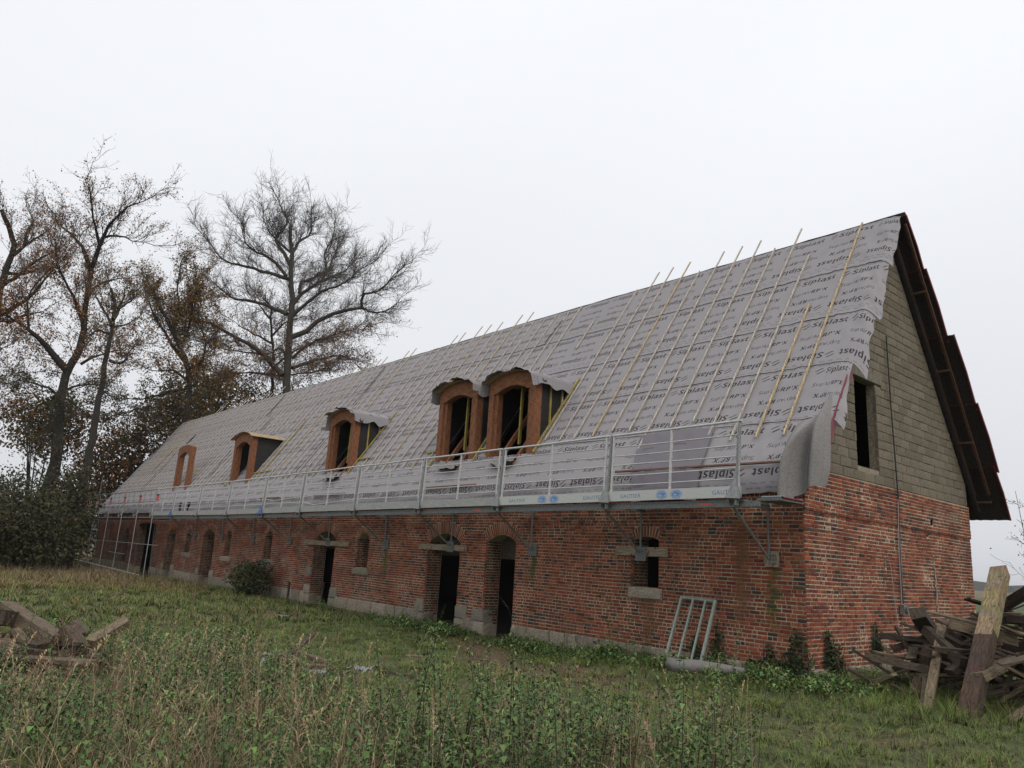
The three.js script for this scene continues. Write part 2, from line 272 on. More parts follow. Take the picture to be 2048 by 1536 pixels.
function frontStain(u, y, c) {
  let k = [...c];
  const moss = Math.max(streak(u, y, -0.5, 0.24, 1.2, 2.35), streak(u, y, -7.3, 0.2, 1.6, 2.42), 0.8 * streak(u, y, -14.5, 0.3, 1.3, 2.35)), soil = Math.max(streak(u, y, -1.2, 0.42, 1.3, 3.2), 0.8 * streak(u, y, -3.5, 0.5, 0.5, 1.45), 0.7 * streak(u, y, -2.4, 0.35, 1.5, 2.9), 0.4 * ss(0.1, 0.6, fbm(u * 0.8, y * 1.2)) * (u > -8 ? 1 : 0));
  k = k.map((v, i) => mix(v, soilTone[i], soil * 0.85)); k = k.map((v, i) => mix(v, mossTone[i], moss * 0.95));
  const lime = ss(0.2, 0.7, n2(u * 0.7 + 4, y * 1.6)) * ss(0.85, 0.35, y) * 0.7 + (u < -31 ? ss(-0.15, 0.5, fbm(u * 0.3, y * 0.8)) * ss(2.2, 0.6, y) * 0.7 : 0); return k.map((v, i) => mix(v, limeTone[i] * 0.62, lime));
}
const mortarTex = grid(2048, 256, (x, y) => {
  const u = -x * 54, Y = y * 4.6 - 0.4, moss = Math.max(streak(u, Y, -0.5, 0.26, 1.2, 2.4), streak(u, Y, -7.3, 0.22, 1.6, 2.42), 0.9 * streak(u, Y, -14.5, 0.34, 1.3, 2.35)), soil = Math.max(streak(u, Y, -1.2, 0.42, 1.3, 3.2), 0.8 * streak(u, Y, -3.5, 0.5, 0.5, 1.45)), k = 0.65 + 0.1 * fbm(u * 1.3, Y * 1.3) + 0.1 * (rnd() - 0.5);
  let c = [k * 1.02, k * 0.93, k * 0.8]; c = c.map((v, i) => mix(v, [0.5, 0.38, 0.27][i], soil * 0.8)); return c.map((v, i) => mix(v, [0.4, 0.42, 0.2][i], moss));
}, true);
mortarTex.offset.set(0, 0.4 / 4.6); mortarTex.repeat.set(-1, 1);
const mortarFront = M(0.92, 0.92, 0.92, 1, { map: mortarTex, bumpMap: bumpTex, bumpScale: 0.004 }), mortar = M(0.66, 0.54, 0.4, 1, { map: gritTex, bumpMap: bumpTex, bumpScale: 0.004 });
const frontWall = wallCore('front_wall', [[-LEN, -0.8], [GX - 0.012, -0.8], [GX - 0.012, 4.1], [-LEN, 4.1]], OPEN, 0.5, mortarFront, barn, { turn: 0, at: [0, 0, -0.0055], uw: 54, uh: 4.6 });
layBricks(frontWall, { seed: 1, turn: 0, at: (u, y, out) => V(u, y, out) }, -LEN, GX, 0.43, 4.1, OPEN, frontStain);
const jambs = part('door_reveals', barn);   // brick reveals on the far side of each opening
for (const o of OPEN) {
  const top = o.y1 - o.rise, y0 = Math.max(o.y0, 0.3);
  layBricks(jambs, { seed: 7, turn: Math.PI / 2, at: (u, y, out) => V(o.u0 + out + 0.004, y, -u) }, -0.004, 0.5, y0, top, [], (u, y, c) => { const shadePlaster = clamp(0.55 + 0.5 * n2(u * 3 + o.u0, y * 1.7), 0, 0.9); return c.map((v, i) => mix(v, [0.085, 0.07, 0.06][i], shadePlaster)); }, o.u0 > -13 ? 40 : 0);  // mostly reveal shade painted into the brick colour, partly grey plaster
}
// stone plinth, quoins at the doors, sills
const stoneShape = (seed) => { const r = rngFrom(seed), g = new Geo(), j = (a) => (r() - 0.5) * a, f = [], k = [], b = []; for (const [x, y] of [[-0.5, -0.5], [0.5, -0.5], [0.5, 0.5], [-0.5, 0.5]]) { f.push(V(x * 0.93 + j(0.06), y * 0.88 + j(0.08), j(0.02))); k.push(V(x + j(0.03), y + j(0.04), -0.035)); b.push(V(x, y, -0.35)); } const c = V(j(0.2), j(0.2), 0.012); for (let q = 0; q < 4; q++) { const n = (q + 1) % 4; g.tri(f[q], f[n], c); g.quad(k[q], k[n], f[n], f[q]); g.quad(b[q], b[n], k[n], k[q]); } const geo = g.geometry(), p = geo.attributes.position, uv = geo.attributes.uv; for (let q = 0; q < p.count; q++) uv.setXY(q, p.getX(q) + seed * 0.3, p.getY(q) * 0.6 + p.getZ(q)); return geo; };
const stones = [21, 22, 23, 24].map(stoneShape), plinth = part('plinth', barn);
function stone(name, parent, turn, at, w, h, out = 0.02) { const m = meshOf(name, pick(stones), pick(stoneMats), parent); m.position.copy(at); m.rotation.y = turn; m.scale.set(w, h, 1); return m; }
for (let row = 0; row < 2; row++) for (let x = GX; x > -LEN; ) {
  const w = R(0.45, 0.95), y = row ? 0.23 : -0.18, h = row ? 0.42 : 0.39, x1 = x - w; x = x1; if (OPEN.some((o) => o.y0 < 0.05 && x1 < o.u1 && x1 + w > o.u0)) continue;
  stone('stone', plinth, 0, V(x1 + w / 2, y, 0.03 + R(-0.01, 0.02)), w - 0.018, h - 0.015);
}
for (let row = 0; row < 2; row++) for (let z = 0.02; z > -DEEP; ) { const w = R(0.5, 1), z1 = z - w; z = z1; stone('stone', plinth, Math.PI / 2, V(GX + 0.05 + R(-0.01, 0.02), row ? 0.26 : -0.14, z1 + w / 2), w - 0.018, 0.4); }
for (const o of OPEN) {
  if (o.sill) stone('window_sill', barn, 0, V((o.sill[0] + o.sill[1]) / 2, o.y0 - 0.12, 0.045), o.sill[1] - o.sill[0], 0.23);
  else if (o.u0 > -40) for (const [e, d] of [[o.u0, -1], [o.u1, 1]]) for (let k = 0; k < 2; k++) if (k < 1 || rnd() < 0.8) stone('stone', plinth, 0, V(e + d * (0.2 + 0.05 * k), 0.2 + k * 0.34, 0.035 + 0.004 * k), 0.42 + R(0, 0.12), 0.33);
}
for (const [u, y] of [[-19.9, 1.2], [-12.3, 0.62]]) stone('stone', plinth, 0, V(u, y, 0.03), 0.42, 0.32);
// inner skins that narrow the doorways: lintel and side
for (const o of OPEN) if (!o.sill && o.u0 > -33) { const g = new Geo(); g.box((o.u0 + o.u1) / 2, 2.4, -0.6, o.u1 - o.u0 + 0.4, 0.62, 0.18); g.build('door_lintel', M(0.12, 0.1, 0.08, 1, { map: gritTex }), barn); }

// gable: brick below, concrete blocks above, u = distance back from the corner
const gFrame = (seed, x) => ({ seed, turn: Math.PI / 2, at: (u, y, out) => V(x + out, y, -u) });
const GOPEN = [{ u0: 2.42, u1: 3.5, y0: 4.5, y1: 6.5 }];
const gRoof = (u) => Math.min(FRONT_Y + SLOPE * u - 0.16, rearY(-u) - 0.2);
const holes = [[6.14, 6.32, 3.5, 3.66], [5.86, 6.06, 3.2, 3.28], [3.47, 3.56, 2.4, 2.62], [6.22, 6.31, 2.62, 2.76], [8.4, 8.47, 2.24, 2.38]].map(([u0, u1, y0, y1]) => ({ u0, u1, y0, y1 }));
const gableWall = wallCore('gable_wall', [[0.012, -0.8], [DEEP, -0.8], [DEEP, 4.17], [0.012, 4.17]], holes, 0.45, mortar, barn, { turn: Math.PI / 2, at: [GX - 0.0035, 0, 0] });
wallCore('corbel_bed', [[0.02, 3.37], [DEEP, 3.37], [DEEP, 4.165], [0.02, 4.165]], holes.slice(0, 1), 0.3, mortar, gableWall, { turn: Math.PI / 2, at: [GX + 0.024, 0, 0] });
const gWorn = (u, y) => ss(0.3, 0.75, n2(u * 0.9, y * 1.3 + 40));
layBricks(gableWall, { ...gFrame(3, GX), proud: (u, y) => (y > 3.36 ? 0.028 : 0) }, 0, DEEP, 0.455, 4.17, holes, (u, y, c) => { const pale = ss(0.15, 0.6, n2(u * 0.5 + 2, y * 0.8)) * ss(6, 7.5, u) * ss(2.9, 3.3, y), dark = 0.5 * ss(0.2, 0.7, fbm(u * 0.6 + 7, y * 0.7)); return c.map((v, i) => mix(mix(v, [0.19, 0.06, 0.036][i], dark), limeTone[i] * 0.75, pale * 0.7)); });
const blockwork = wallCore('gable_blockwork', (() => { const pts = []; for (let u = 0; u <= DEEP + 0.001; u += DEEP / 40) pts.push([u, Math.max(4.19, gRoof(u) - 0.03)]); return [[0, 4.18], ...pts, [DEEP, 4.18]].filter((p, k, a) => !k || Math.hypot(p[0] - a[k - 1][0], p[1] - a[k - 1][1]) > 1e-3).reverse(); })(), GOPEN, 0.2, M(0.4, 0.36, 0.28, 1, { map: gritTex }), barn, { turn: Math.PI / 2, at: [GX - 0.022, 0, 0] });
{
  const bw = 0.5, bh = 0.205, mats = [[0.29, 0.253, 0.19], [0.255, 0.222, 0.168], [0.31, 0.268, 0.2], [0.27, 0.238, 0.185], [0.235, 0.2, 0.145]].map(([r, g, b]) => M(r, g, b, 1, { map: gritTex, bumpMap: bumpTex, bumpScale: 0.004 }));
  for (let row = 0, y = 4.19; y < 11; row++, y += bh) {
    let a = 0, b = DEEP; while (a < 4.6 && gRoof(a) < y + bh) a += 0.02; while (b > 4.6 && gRoof(b) < y + bh) b -= 0.02; if (b - a < 0.15) break;
    for (const [p, q] of freeRuns(a, b, y + bh / 2, [{ ...GOPEN[0], lintel: 0.22, u0: y > 6.4 ? 2.2 : 2.42, u1: y > 6.4 ? 3.8 : 3.5 }], 0)) {
      let u = p; const off = row % 2 ? bw / 2 : bw; let L = Math.min(off, q - u);
      while (u < q - 0.04) { if (q - u - L < 0.08) L = q - u; const m = meshOf('concrete_block', stones[(row + Math.round(u * 3)) % 4], mats[Math.floor(rnd() * 5)], blockwork); m.position.set(GX - 0.006 + R(-0.003, 0.003), y + bh / 2, -(u + L / 2)); m.rotation.y = Math.PI / 2; m.scale.set(L - 0.012, bh - 0.012, 0.22); u += L; L = Math.min(bw, q - u); }
    }
  }
  const l = new Geo().box(GX - 0.06, 6.61, -3.0, 0.16, 0.2, 1.6).build('window_lintel', MAT.concrete, barn); l.userData.label = 'rough concrete lintel over the gable window';
}
{ // the walls that close the barn
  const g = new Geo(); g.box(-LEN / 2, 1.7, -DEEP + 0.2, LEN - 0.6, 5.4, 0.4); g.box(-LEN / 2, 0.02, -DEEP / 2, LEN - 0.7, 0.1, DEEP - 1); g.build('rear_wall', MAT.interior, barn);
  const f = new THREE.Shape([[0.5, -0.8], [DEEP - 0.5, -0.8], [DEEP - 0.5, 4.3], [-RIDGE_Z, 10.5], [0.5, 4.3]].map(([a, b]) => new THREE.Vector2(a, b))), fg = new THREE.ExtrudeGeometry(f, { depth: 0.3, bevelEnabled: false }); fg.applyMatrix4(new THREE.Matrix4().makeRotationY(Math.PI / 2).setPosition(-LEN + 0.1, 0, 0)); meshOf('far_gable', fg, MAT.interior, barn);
}
// ---------------------------------------------------------------- front roof: printed felt in strips, laths, dormers
const FELT_W = 1.27, FELT_H = 1.8;
function feltTexture() {
  const W = 1024, H = 1448, c = document.createElement('canvas'); c.width = W; c.height = H; const x = c.getContext('2d'), r = rngFrom(77);
  x.fillStyle = 'rgb(163,159,161)'; x.fillRect(0, 0, W, H);
  for (let k = 0; k < 5200; k++) { const v = Math.floor(146 + r() * 30); x.fillStyle = `rgba(${v},${v - 3},${v - 1},0.2)`; x.fillRect(r() * W, r() * H, 2 + r() * 26, 1 + r() * 3); }
  const ink = 'rgb(58,49,52)', px = W / FELT_W;
  const word = (text, cx, cy, size, flip, stretch, bold = true, logo = false) => {
    x.save(); x.translate(cx, cy); if (flip) x.rotate(Math.PI); x.transform(stretch, 0, -0.22 * stretch * 0.6, 1, 0, 0); x.fillStyle = ink; x.font = `${bold ? 'bold ' : ''}${size}px sans-serif`; x.textBaseline = 'middle'; x.textAlign = 'left';
    const w = x.measureText(text).width; let s = -w / 2; if (logo) s += size * 0.42; x.fillText(text, s, 0);
    if (logo) for (const d of [0, 1]) { x.beginPath(); const ox = s - size * 0.95 + d * size * 0.2, oy = (d ? 0.16 : -0.2) * size; x.moveTo(ox, oy + size * 0.2); x.lineTo(ox + size * 0.5, oy - size * 0.22); x.lineTo(ox + size * 0.68, oy - size * 0.22); x.lineTo(ox + size * 0.18, oy + size * 0.2); x.fill(); }
    x.restore();
  };
  for (const sh of [-W, 0, W]) {
    word('Siplast', W * 0.5 + sh, 0.22 * px, 0.23 * px, false, 1.2, true, true);
    word("Sup'Air", W * 0.3 + sh, 0.66 * px, 0.15 * px, false, 1.12, false); word("RP'X", W * 0.68 + sh, 0.655 * px, 0.165 * px, false, 1.2, true);
    word("Sup'Air", W * 0.72 + sh, 1.0 * px, 0.15 * px, true, 1.12, false); word("RP'X", W * 0.34 + sh, 1.0 * px, 0.165 * px, true, 1.2, true);
    word('Siplast', W * 0.42 + sh, 1.37 * px, 0.23 * px, true, 1.2, true, true);
    for (const [yy, o] of [[1.6, 0.1], [1.7, 0.35], [0.05, 0.2]]) for (let k = 0; k < 3; k++) word('Pente > 30%', W * (o + k / 3) + sh, yy * px, 0.052 * px, k % 2 === 1, 1.1, false);
  }
  x.fillStyle = 'rgba(80,72,75,0.55)'; for (let k = 0; k < W; k += 26) x.fillRect(k, 1.655 * px, 15, 2);
  const t = new THREE.CanvasTexture(c); t.colorSpace = THREE.SRGBColorSpace; t.wrapS = t.wrapT = THREE.RepeatWrapping; t.anisotropy = 8; return t;
}
const feltMap = feltTexture(), feltMat = M(0.75, 0.745, 0.755, 0.82, { map: feltMap }), plainFelt = M(0.3, 0.29, 0.3, 0.82, { map: fineGrit }), feltBack = M(0.36, 0.35, 0.36, 0.8, { map: fineGrit });
const frontRoof = part('front_roof', barn);
const DORMERS = [
  { x0: -10.25, x1: -8.15, z: -0.55, y0: 4.85, spring: 7.0, crown: 7.17, top: 7.56, post: 0.36, open: true, cover: 'felt' }, { x0: -12.88, x1: -10.85, z: -0.55, y0: 4.85, spring: 7.04, crown: 7.21, top: 7.62, post: 0.36, open: true, cover: 'felt' },
  { x0: -20.5, x1: -18.45, z: -0.5, y0: 4.8, spring: 6.95, crown: 7.14, top: 7.52, post: 0.36, open: true, cover: 'felt' }, { x0: -30.65, x1: -28.35, z: -0.45, y0: 4.65, spring: 6.82, crown: 7.02, top: 7.45, post: 0.42, open: false, cover: 'boards' }, { x0: -39.45, x1: -37.1, z: -0.4, y0: 4.55, spring: 6.85, crown: 7.08, top: 7.5, post: 0.46, open: false, cover: null },
];
const inDormer = (x, s) => DORMERS.some((d) => d.open && x > d.x0 + 0.12 && x < d.x1 - 0.12 && s > 0.95 && s < 3.55);
const LAPS = [RIDGE_S + 0.04, 6.37, 4.54, 2.86, 1.2, -0.1];
const wrinkle = (x, s) => 0.012 * n2(x * 1.62, s * 0.5) + 0.008 * n2(x * 4, s * 1.3 + 3) + ss(-3.5, 0.3, x) * (0.02 * n2(x * 2.2 + s * 0.9, s * 1.1) + 0.012 * n2(x * 5 - s * 3, s * 2)) + (x < -27 && x > -36 && s > 1.5 && s < 5 ? 0.03 * n2(x * 1.2 + s, s * 1.6) : 0);
const vergeX = [0.62, 0.66, 0.72, 0.6, 0.25];
for (let k = 0; k < 5; k++) {
  const top = LAPS[k] + (k ? 0.1 : 0), bot = LAPS[k + 1], last = k === 4, lift = 0.05 - k * 0.006;
  const xs = [...steps(-LEN - 0.15, -13, 0.45), ...DORMERS.slice(0, 3).flatMap((d) => [d.x0 + 0.12, d.x1 - 0.12]), ...steps(-12.6, -3, 0.3), ...steps(-2.9, 0, 0.1), ...steps(0.03, 1, 0.06)].filter((v, i, a) => a.indexOf(v) === i).sort((a, b) => a - b);
  const ss_ = steps(bot, top, 0.11), drop = last ? [0.5, 0.4, 0.3, 0.2, 0.1].map((d) => bot - d) : [];
  const endAt = (s) => vergeX[k] + 0.16 * (top - s) / (top - bot) - 0.06 + 0.05 * n2(s * 1.1, k * 3) + 0.008 * n2(s * 5, k);
  const fn = (x, s) => {
    const e = last ? 0.12 : endAt(s), t = x > 0 ? x * e : x;   // the loose end follows a torn line at the verge
    const over = Math.max(0, t - 0.3), curl = last ? 0 : over * over * 1.7 * (0.9 + 0.3 * n2(s * 0.9, k * 7));
    if (last && s < bot) { const d = bot - s, b = 0.02 * ss(-0.5, -17, t) * 8, p = roofAt(t, bot - b, lift); return [p.x, p.y - d - 0.03 * n2(t * 0.6, 4) - 0.02 * n2(t * 2.3, 9), p.z + 0.06 * Math.sin(d * 4) + 0.05 * n2(t * 0.8, d * 2 + 2)]; }
    const sag = last && s < bot + 0.6 ? (0.02 * ss(-0.5, -17, t) * 8) * ss(bot + 0.6, bot, s) : 0;
    const p = roofAt(t, s - sag, lift + wrinkle(t, s) - 0.012 * ss(top - 0.2, top, s) + 0.005 * ss(bot + 0.12, bot, s) * (1 + 2.5 * Math.max(0, n2(t * 0.8, k * 5)))); return [p.x, p.y - curl, p.z + curl * 0.25];
  };
  const g = sheet(xs, [...drop, ...ss_], fn, (x, s) => [(x + k * 0.53) / FELT_W, 1 - (LAPS[k] - s) / FELT_H], (x, s) => inDormer(x, s) || (last && s < bot && ((x < -34.2 && x > -34.5) || (x < -35.2 && x > -36) )));
  meshOf('felt_strip', g, feltMat, frontRoof);
}
{ // felt turned over the ridge, board under the felt, verge board
  const g = sheet(steps(-LEN, 0.62, 0.5), [0, 0.06, 0.14, 0.3], (x, v) => { const p = roofAt(x, RIDGE_S + 0.03, 0.05); return [p.x, p.y + 0.03 - Math.max(0, v - 0.05) * 1.3 + 0.015 * n2(x, v), p.z - 0.02 - v]; }, (x, v) => [x, v]); meshOf('ridge_felt', g, plainFelt, frontRoof);
  for (let x = -LEN; x < 0; x += 6) { const a = roofAt(x, -0.1, -0.03), b = roofAt(x, 8.1, -0.03); new Geo().bar(a, b, 0.09, 0.07, V(0, 0.57, 0.82)).build('rafter', MAT.rafter, frontRoof); }
  const v = new Geo().bar(roofAt(0.5, 0.15, -0.05), roofAt(0.5, 2.6, -0.05), 0.16, 0.03, V(1, 0, 0)).build('verge_board', MAT.maroon, frontRoof); v.userData.label = 'dark red verge board left bare below the felt';
  new Geo().bar(roofAt(0.44, 0.4, -0.03), roofAt(0.44, 1.3, -0.03), 0.05, 0.03, V(1, 0, 0)).build('batten', MAT.battenWarm, frontRoof);
  new Geo().bar(roofAt(0.3, 2.4, -0.12), roofAt(0.3, 8.0, -0.12), 0.1, 0.12, V(1, 0, 0)).build('rafter', MAT.rafter, frontRoof);
}
// laths: [x, top, bottom]
const laths = [[-0.42, 8.31, 0.74, 1], [-1.05, 5.19, 0.74, 1], [-1.66, 7.45, 0.72], [-2.28, 8.97, 0.7], [-2.9, 8.31, 1.45], [-3.52, 9.0, 1.36], [-4.17, 8.99, 0.68], [-4.79, 9.02, 1.36], [-5.4, 8.27, 1.45], [-6.03, 9.01, 1.34], [-6.69, 9.0, 1.32], [-7.24, 8.96, 1.33], [-7.87, 8.25, 1.4], [-9.12, 7.18, 5.61]];
{
  const tops = new Map([[-10.35, 8.23], [-10.92, 8.14], [-13.31, 8.85], [-14.01, 8.89], [-15.14, 8.79], [-15.94, 8.87], [-16.58, 8.96], [-17.71, 8.86], [-18.23, 8.84], [-21.43, 8.79], [-21.99, 8.75], [-24.01, 8.81], [-24.57, 8.76], [-25.18, 8.79], [-25.83, 8.74], [-27.01, 8.7], [-27.62, 8.68]]), keys = [...tops.keys()];
  for (let x = -10.35; x > -52.5; x -= 0.612) {
    const near = keys.find((q) => Math.abs(q - x) < 0.31), high = near !== undefined ? tops.get(near) : x < -35.5 && x > -47 && rnd() < 0.8 ? R(8.8, 9.05) : R(8.0, 8.25), d = DORMERS.find((e) => x > e.x0 - 0.15 && x < e.x1 + 0.15 && e.cover), u = near ?? x + R(-0.02, 0.02);
    if (Math.abs(x + 20.6) < 0.6 && !d) continue;
    if (d) laths.push([u, high, 4.4]); else laths.push([u, high, R(0.66, 0.86)]);
  }
  for (const [x, a, b, warm] of laths) new Geo().bar(roofAt(x, b, 0.075), roofAt(x + R(-0.02, 0.02), a, 0.072), 0.042, 0.03, V(0, 0.57, 0.82)).build('batten', warm || rnd() < 0.04 ? MAT.battenWarm : MAT.batten, frontRoof);
  for (const [x, a, u, b] of [[-27.55, 4.93, -27.44, 1.53], [-28.55, 1.38, -26.61, 1.45], [-48.41, 6.54, -48.19, 2.72], [-8.0, 3.97, -8.05, 0.95], [-18.33, 4.12, -18.42, 0.79], [-18.6, 1.5, -17.6, 1.53], [-10.75, 1.3, -10.35, 1.3], [-32.1, 1.1, -30.8, 0.75], [-13.7, 1.42, -13.05, 1.45], [-10.75, 2.4, -10.7, 0.85], [-13.0, 1.1, -12.98, 0.55]]) new Geo().bar(roofAt(x, a, 0.09), roofAt(u, b, 0.09), 0.055, 0.035, V(0, 0.57, 0.82)).build('batten', MAT.treated, frontRoof);
  for (const [x, a, u, b] of [[-4.5, -0.02, -0.15, -0.02], [-12.2, -0.2, -9.7, -0.18], [-19.8, -0.28, -17.3, -0.26], [-24.9, -0.3, -22.9, -0.3]]) new Geo().bar(roofAt(x, a, 0.1), roofAt(u, b, 0.1), 0.045, 0.03, V(0, 0.57, 0.82)).build('batten', MAT.rafter, frontRoof);
  // upright joints where the dark back of the felt shows
  for (const [x, a, u, b, w] of [[-23.21, 7.91, -23.28, 5.24, 0.16], [-23.27, 3.07, -23.41, 1.15, 0.14], [-34.49, 7.89, -34.41, 6.15, 0.22], [-33.18, 5.91, -33.11, 4.79, 0.26], [-46.24, 6.11, -46.32, 5.2, 0.35], [-46.64, 4.24, -46.54, 2.7, 0.24], [-46.56, 2.47, -46.69, 1.08, 0.3], [-53.2, 6.18, -53.5, 4.71, 0.4], [-35.1, 3.51, -34.86, 1.52, 0.2], [-10.95, 7.6, -11.1, 6.4, 0.06]]) {
    const g = sheet(steps(0, 1, 0.2), steps(0, 1, 0.08), (p, q) => { const s = mix(a, b, q), X = mix(x, u, q) + (p - 0.5) * w * (0.35 + 0.8 * Math.sin(q * 3.1)) + 0.03 * n2(s * 2, x), P = roofAt(X, s, 0.075 + 0.05 * p * p); return [P.x, P.y, P.z]; }, (p, q) => [p, q]); meshOf('lap_flap', g, MAT.darkFelt, frontRoof);
  }
  // a second, plainer length laid over the eaves
  const g = sheet(steps(0, 1, 0.06), steps(0, 1, 0.05), (p, q) => { const s = mix(1.15, -0.78, q), sx = mix(-4.3, -2.2, p) + q * (0.5 - 0.35 * p), lift = 0.085 + 0.012 * n2(p * 5, q * 4), e = -0.1; const P = roofAt(sx, Math.max(s, e), lift); return [P.x, P.y - Math.max(0, e - s) + 0.05 * Math.sin(p * 3), P.z + Math.max(0, e - s) * 0.28]; }, (p, q) => [p, 1 - q]);
  const oc = document.createElement('canvas'); oc.width = 1024; oc.height = 1024; const ox = oc.getContext('2d'), orr = rngFrom(8); ox.fillStyle = 'rgb(140,134,141)'; ox.fillRect(0, 0, 1024, 1024); for (let q = 0; q < 4000; q++) { const v = 126 + orr() * 26; ox.fillStyle = `rgba(${v},${v - 5},${v + 1},0.2)`; ox.fillRect(orr() * 1024, orr() * 1024, 3 + orr() * 14, 2); }
  ox.fillStyle = 'rgb(84,77,86)'; ox.font = 'bold 44px sans-serif'; for (const [a, b] of [[180, 250], [640, 230], [300, 640], [760, 650], [120, 820]]) { ox.save(); ox.translate(a, b); ox.rotate(Math.PI); ox.fillText('MONIER', -80, 0); ox.restore(); } ox.fillRect(0, 880, 1024, 3); ox.fillRect(0, 910, 1024, 2);
  const ot = new THREE.CanvasTexture(oc); ot.colorSpace = THREE.SRGBColorSpace; ot.wrapS = ot.wrapT = THREE.RepeatWrapping; const o = meshOf('felt_offcut', g, M(0.62, 0.615, 0.63, 0.8, { map: ot }), frontRoof); o.userData.label = 'plain grey-violet felt offcut laid over the eaves';
}
{ // the loose corner of felt that hangs and curls at the near eave
  const ctl = [[[0.1, 5.02, 0.0], [0.3, 5.06, 0.06], [0.5, 5.14, 0.02], [0.62, 5.4, -0.06], [0.7, 5.62, -0.22]], [[-0.02, 4.68, 0.2], [0.3, 4.7, 0.56], [0.44, 4.84, 0.14], [0.6, 4.9, 0.3], [0.76, 4.96, 0.02]], [[-0.06, 4.25, 0.34], [0.2, 4.3, 0.78], [0.4, 4.46, 0.2], [0.58, 4.5, 0.42], [0.78, 4.4, 0.12]], [[-0.08, 3.86, 0.44], [0.14, 3.9, 0.84], [0.36, 4.05, 0.26], [0.54, 4.1, 0.44], [0.78, 4.02, 0.18]], [[-0.08, 3.46, 0.48], [0.1, 3.44, 0.82], [0.34, 3.62, 0.3], [0.52, 3.72, 0.46], [0.72, 3.74, 0.22]]].map((r) => r.map((p) => V(...p)));
  const curves = ctl.map((r) => new THREE.CatmullRomCurve3(r)), g = sheet(steps(0, 1, 0.04), steps(0, 1, 0.03), (u, v) => { const p = new THREE.CatmullRomCurve3(curves.map((c) => c.getPoint(u))).getPoint(v); return [p.x, p.y, p.z]; }, (u, v) => [u, v]);
  const m = meshOf('loose_felt', g, feltBack, frontRoof); m.userData.label = 'loose unprinted corner of felt curling off the eave';
}
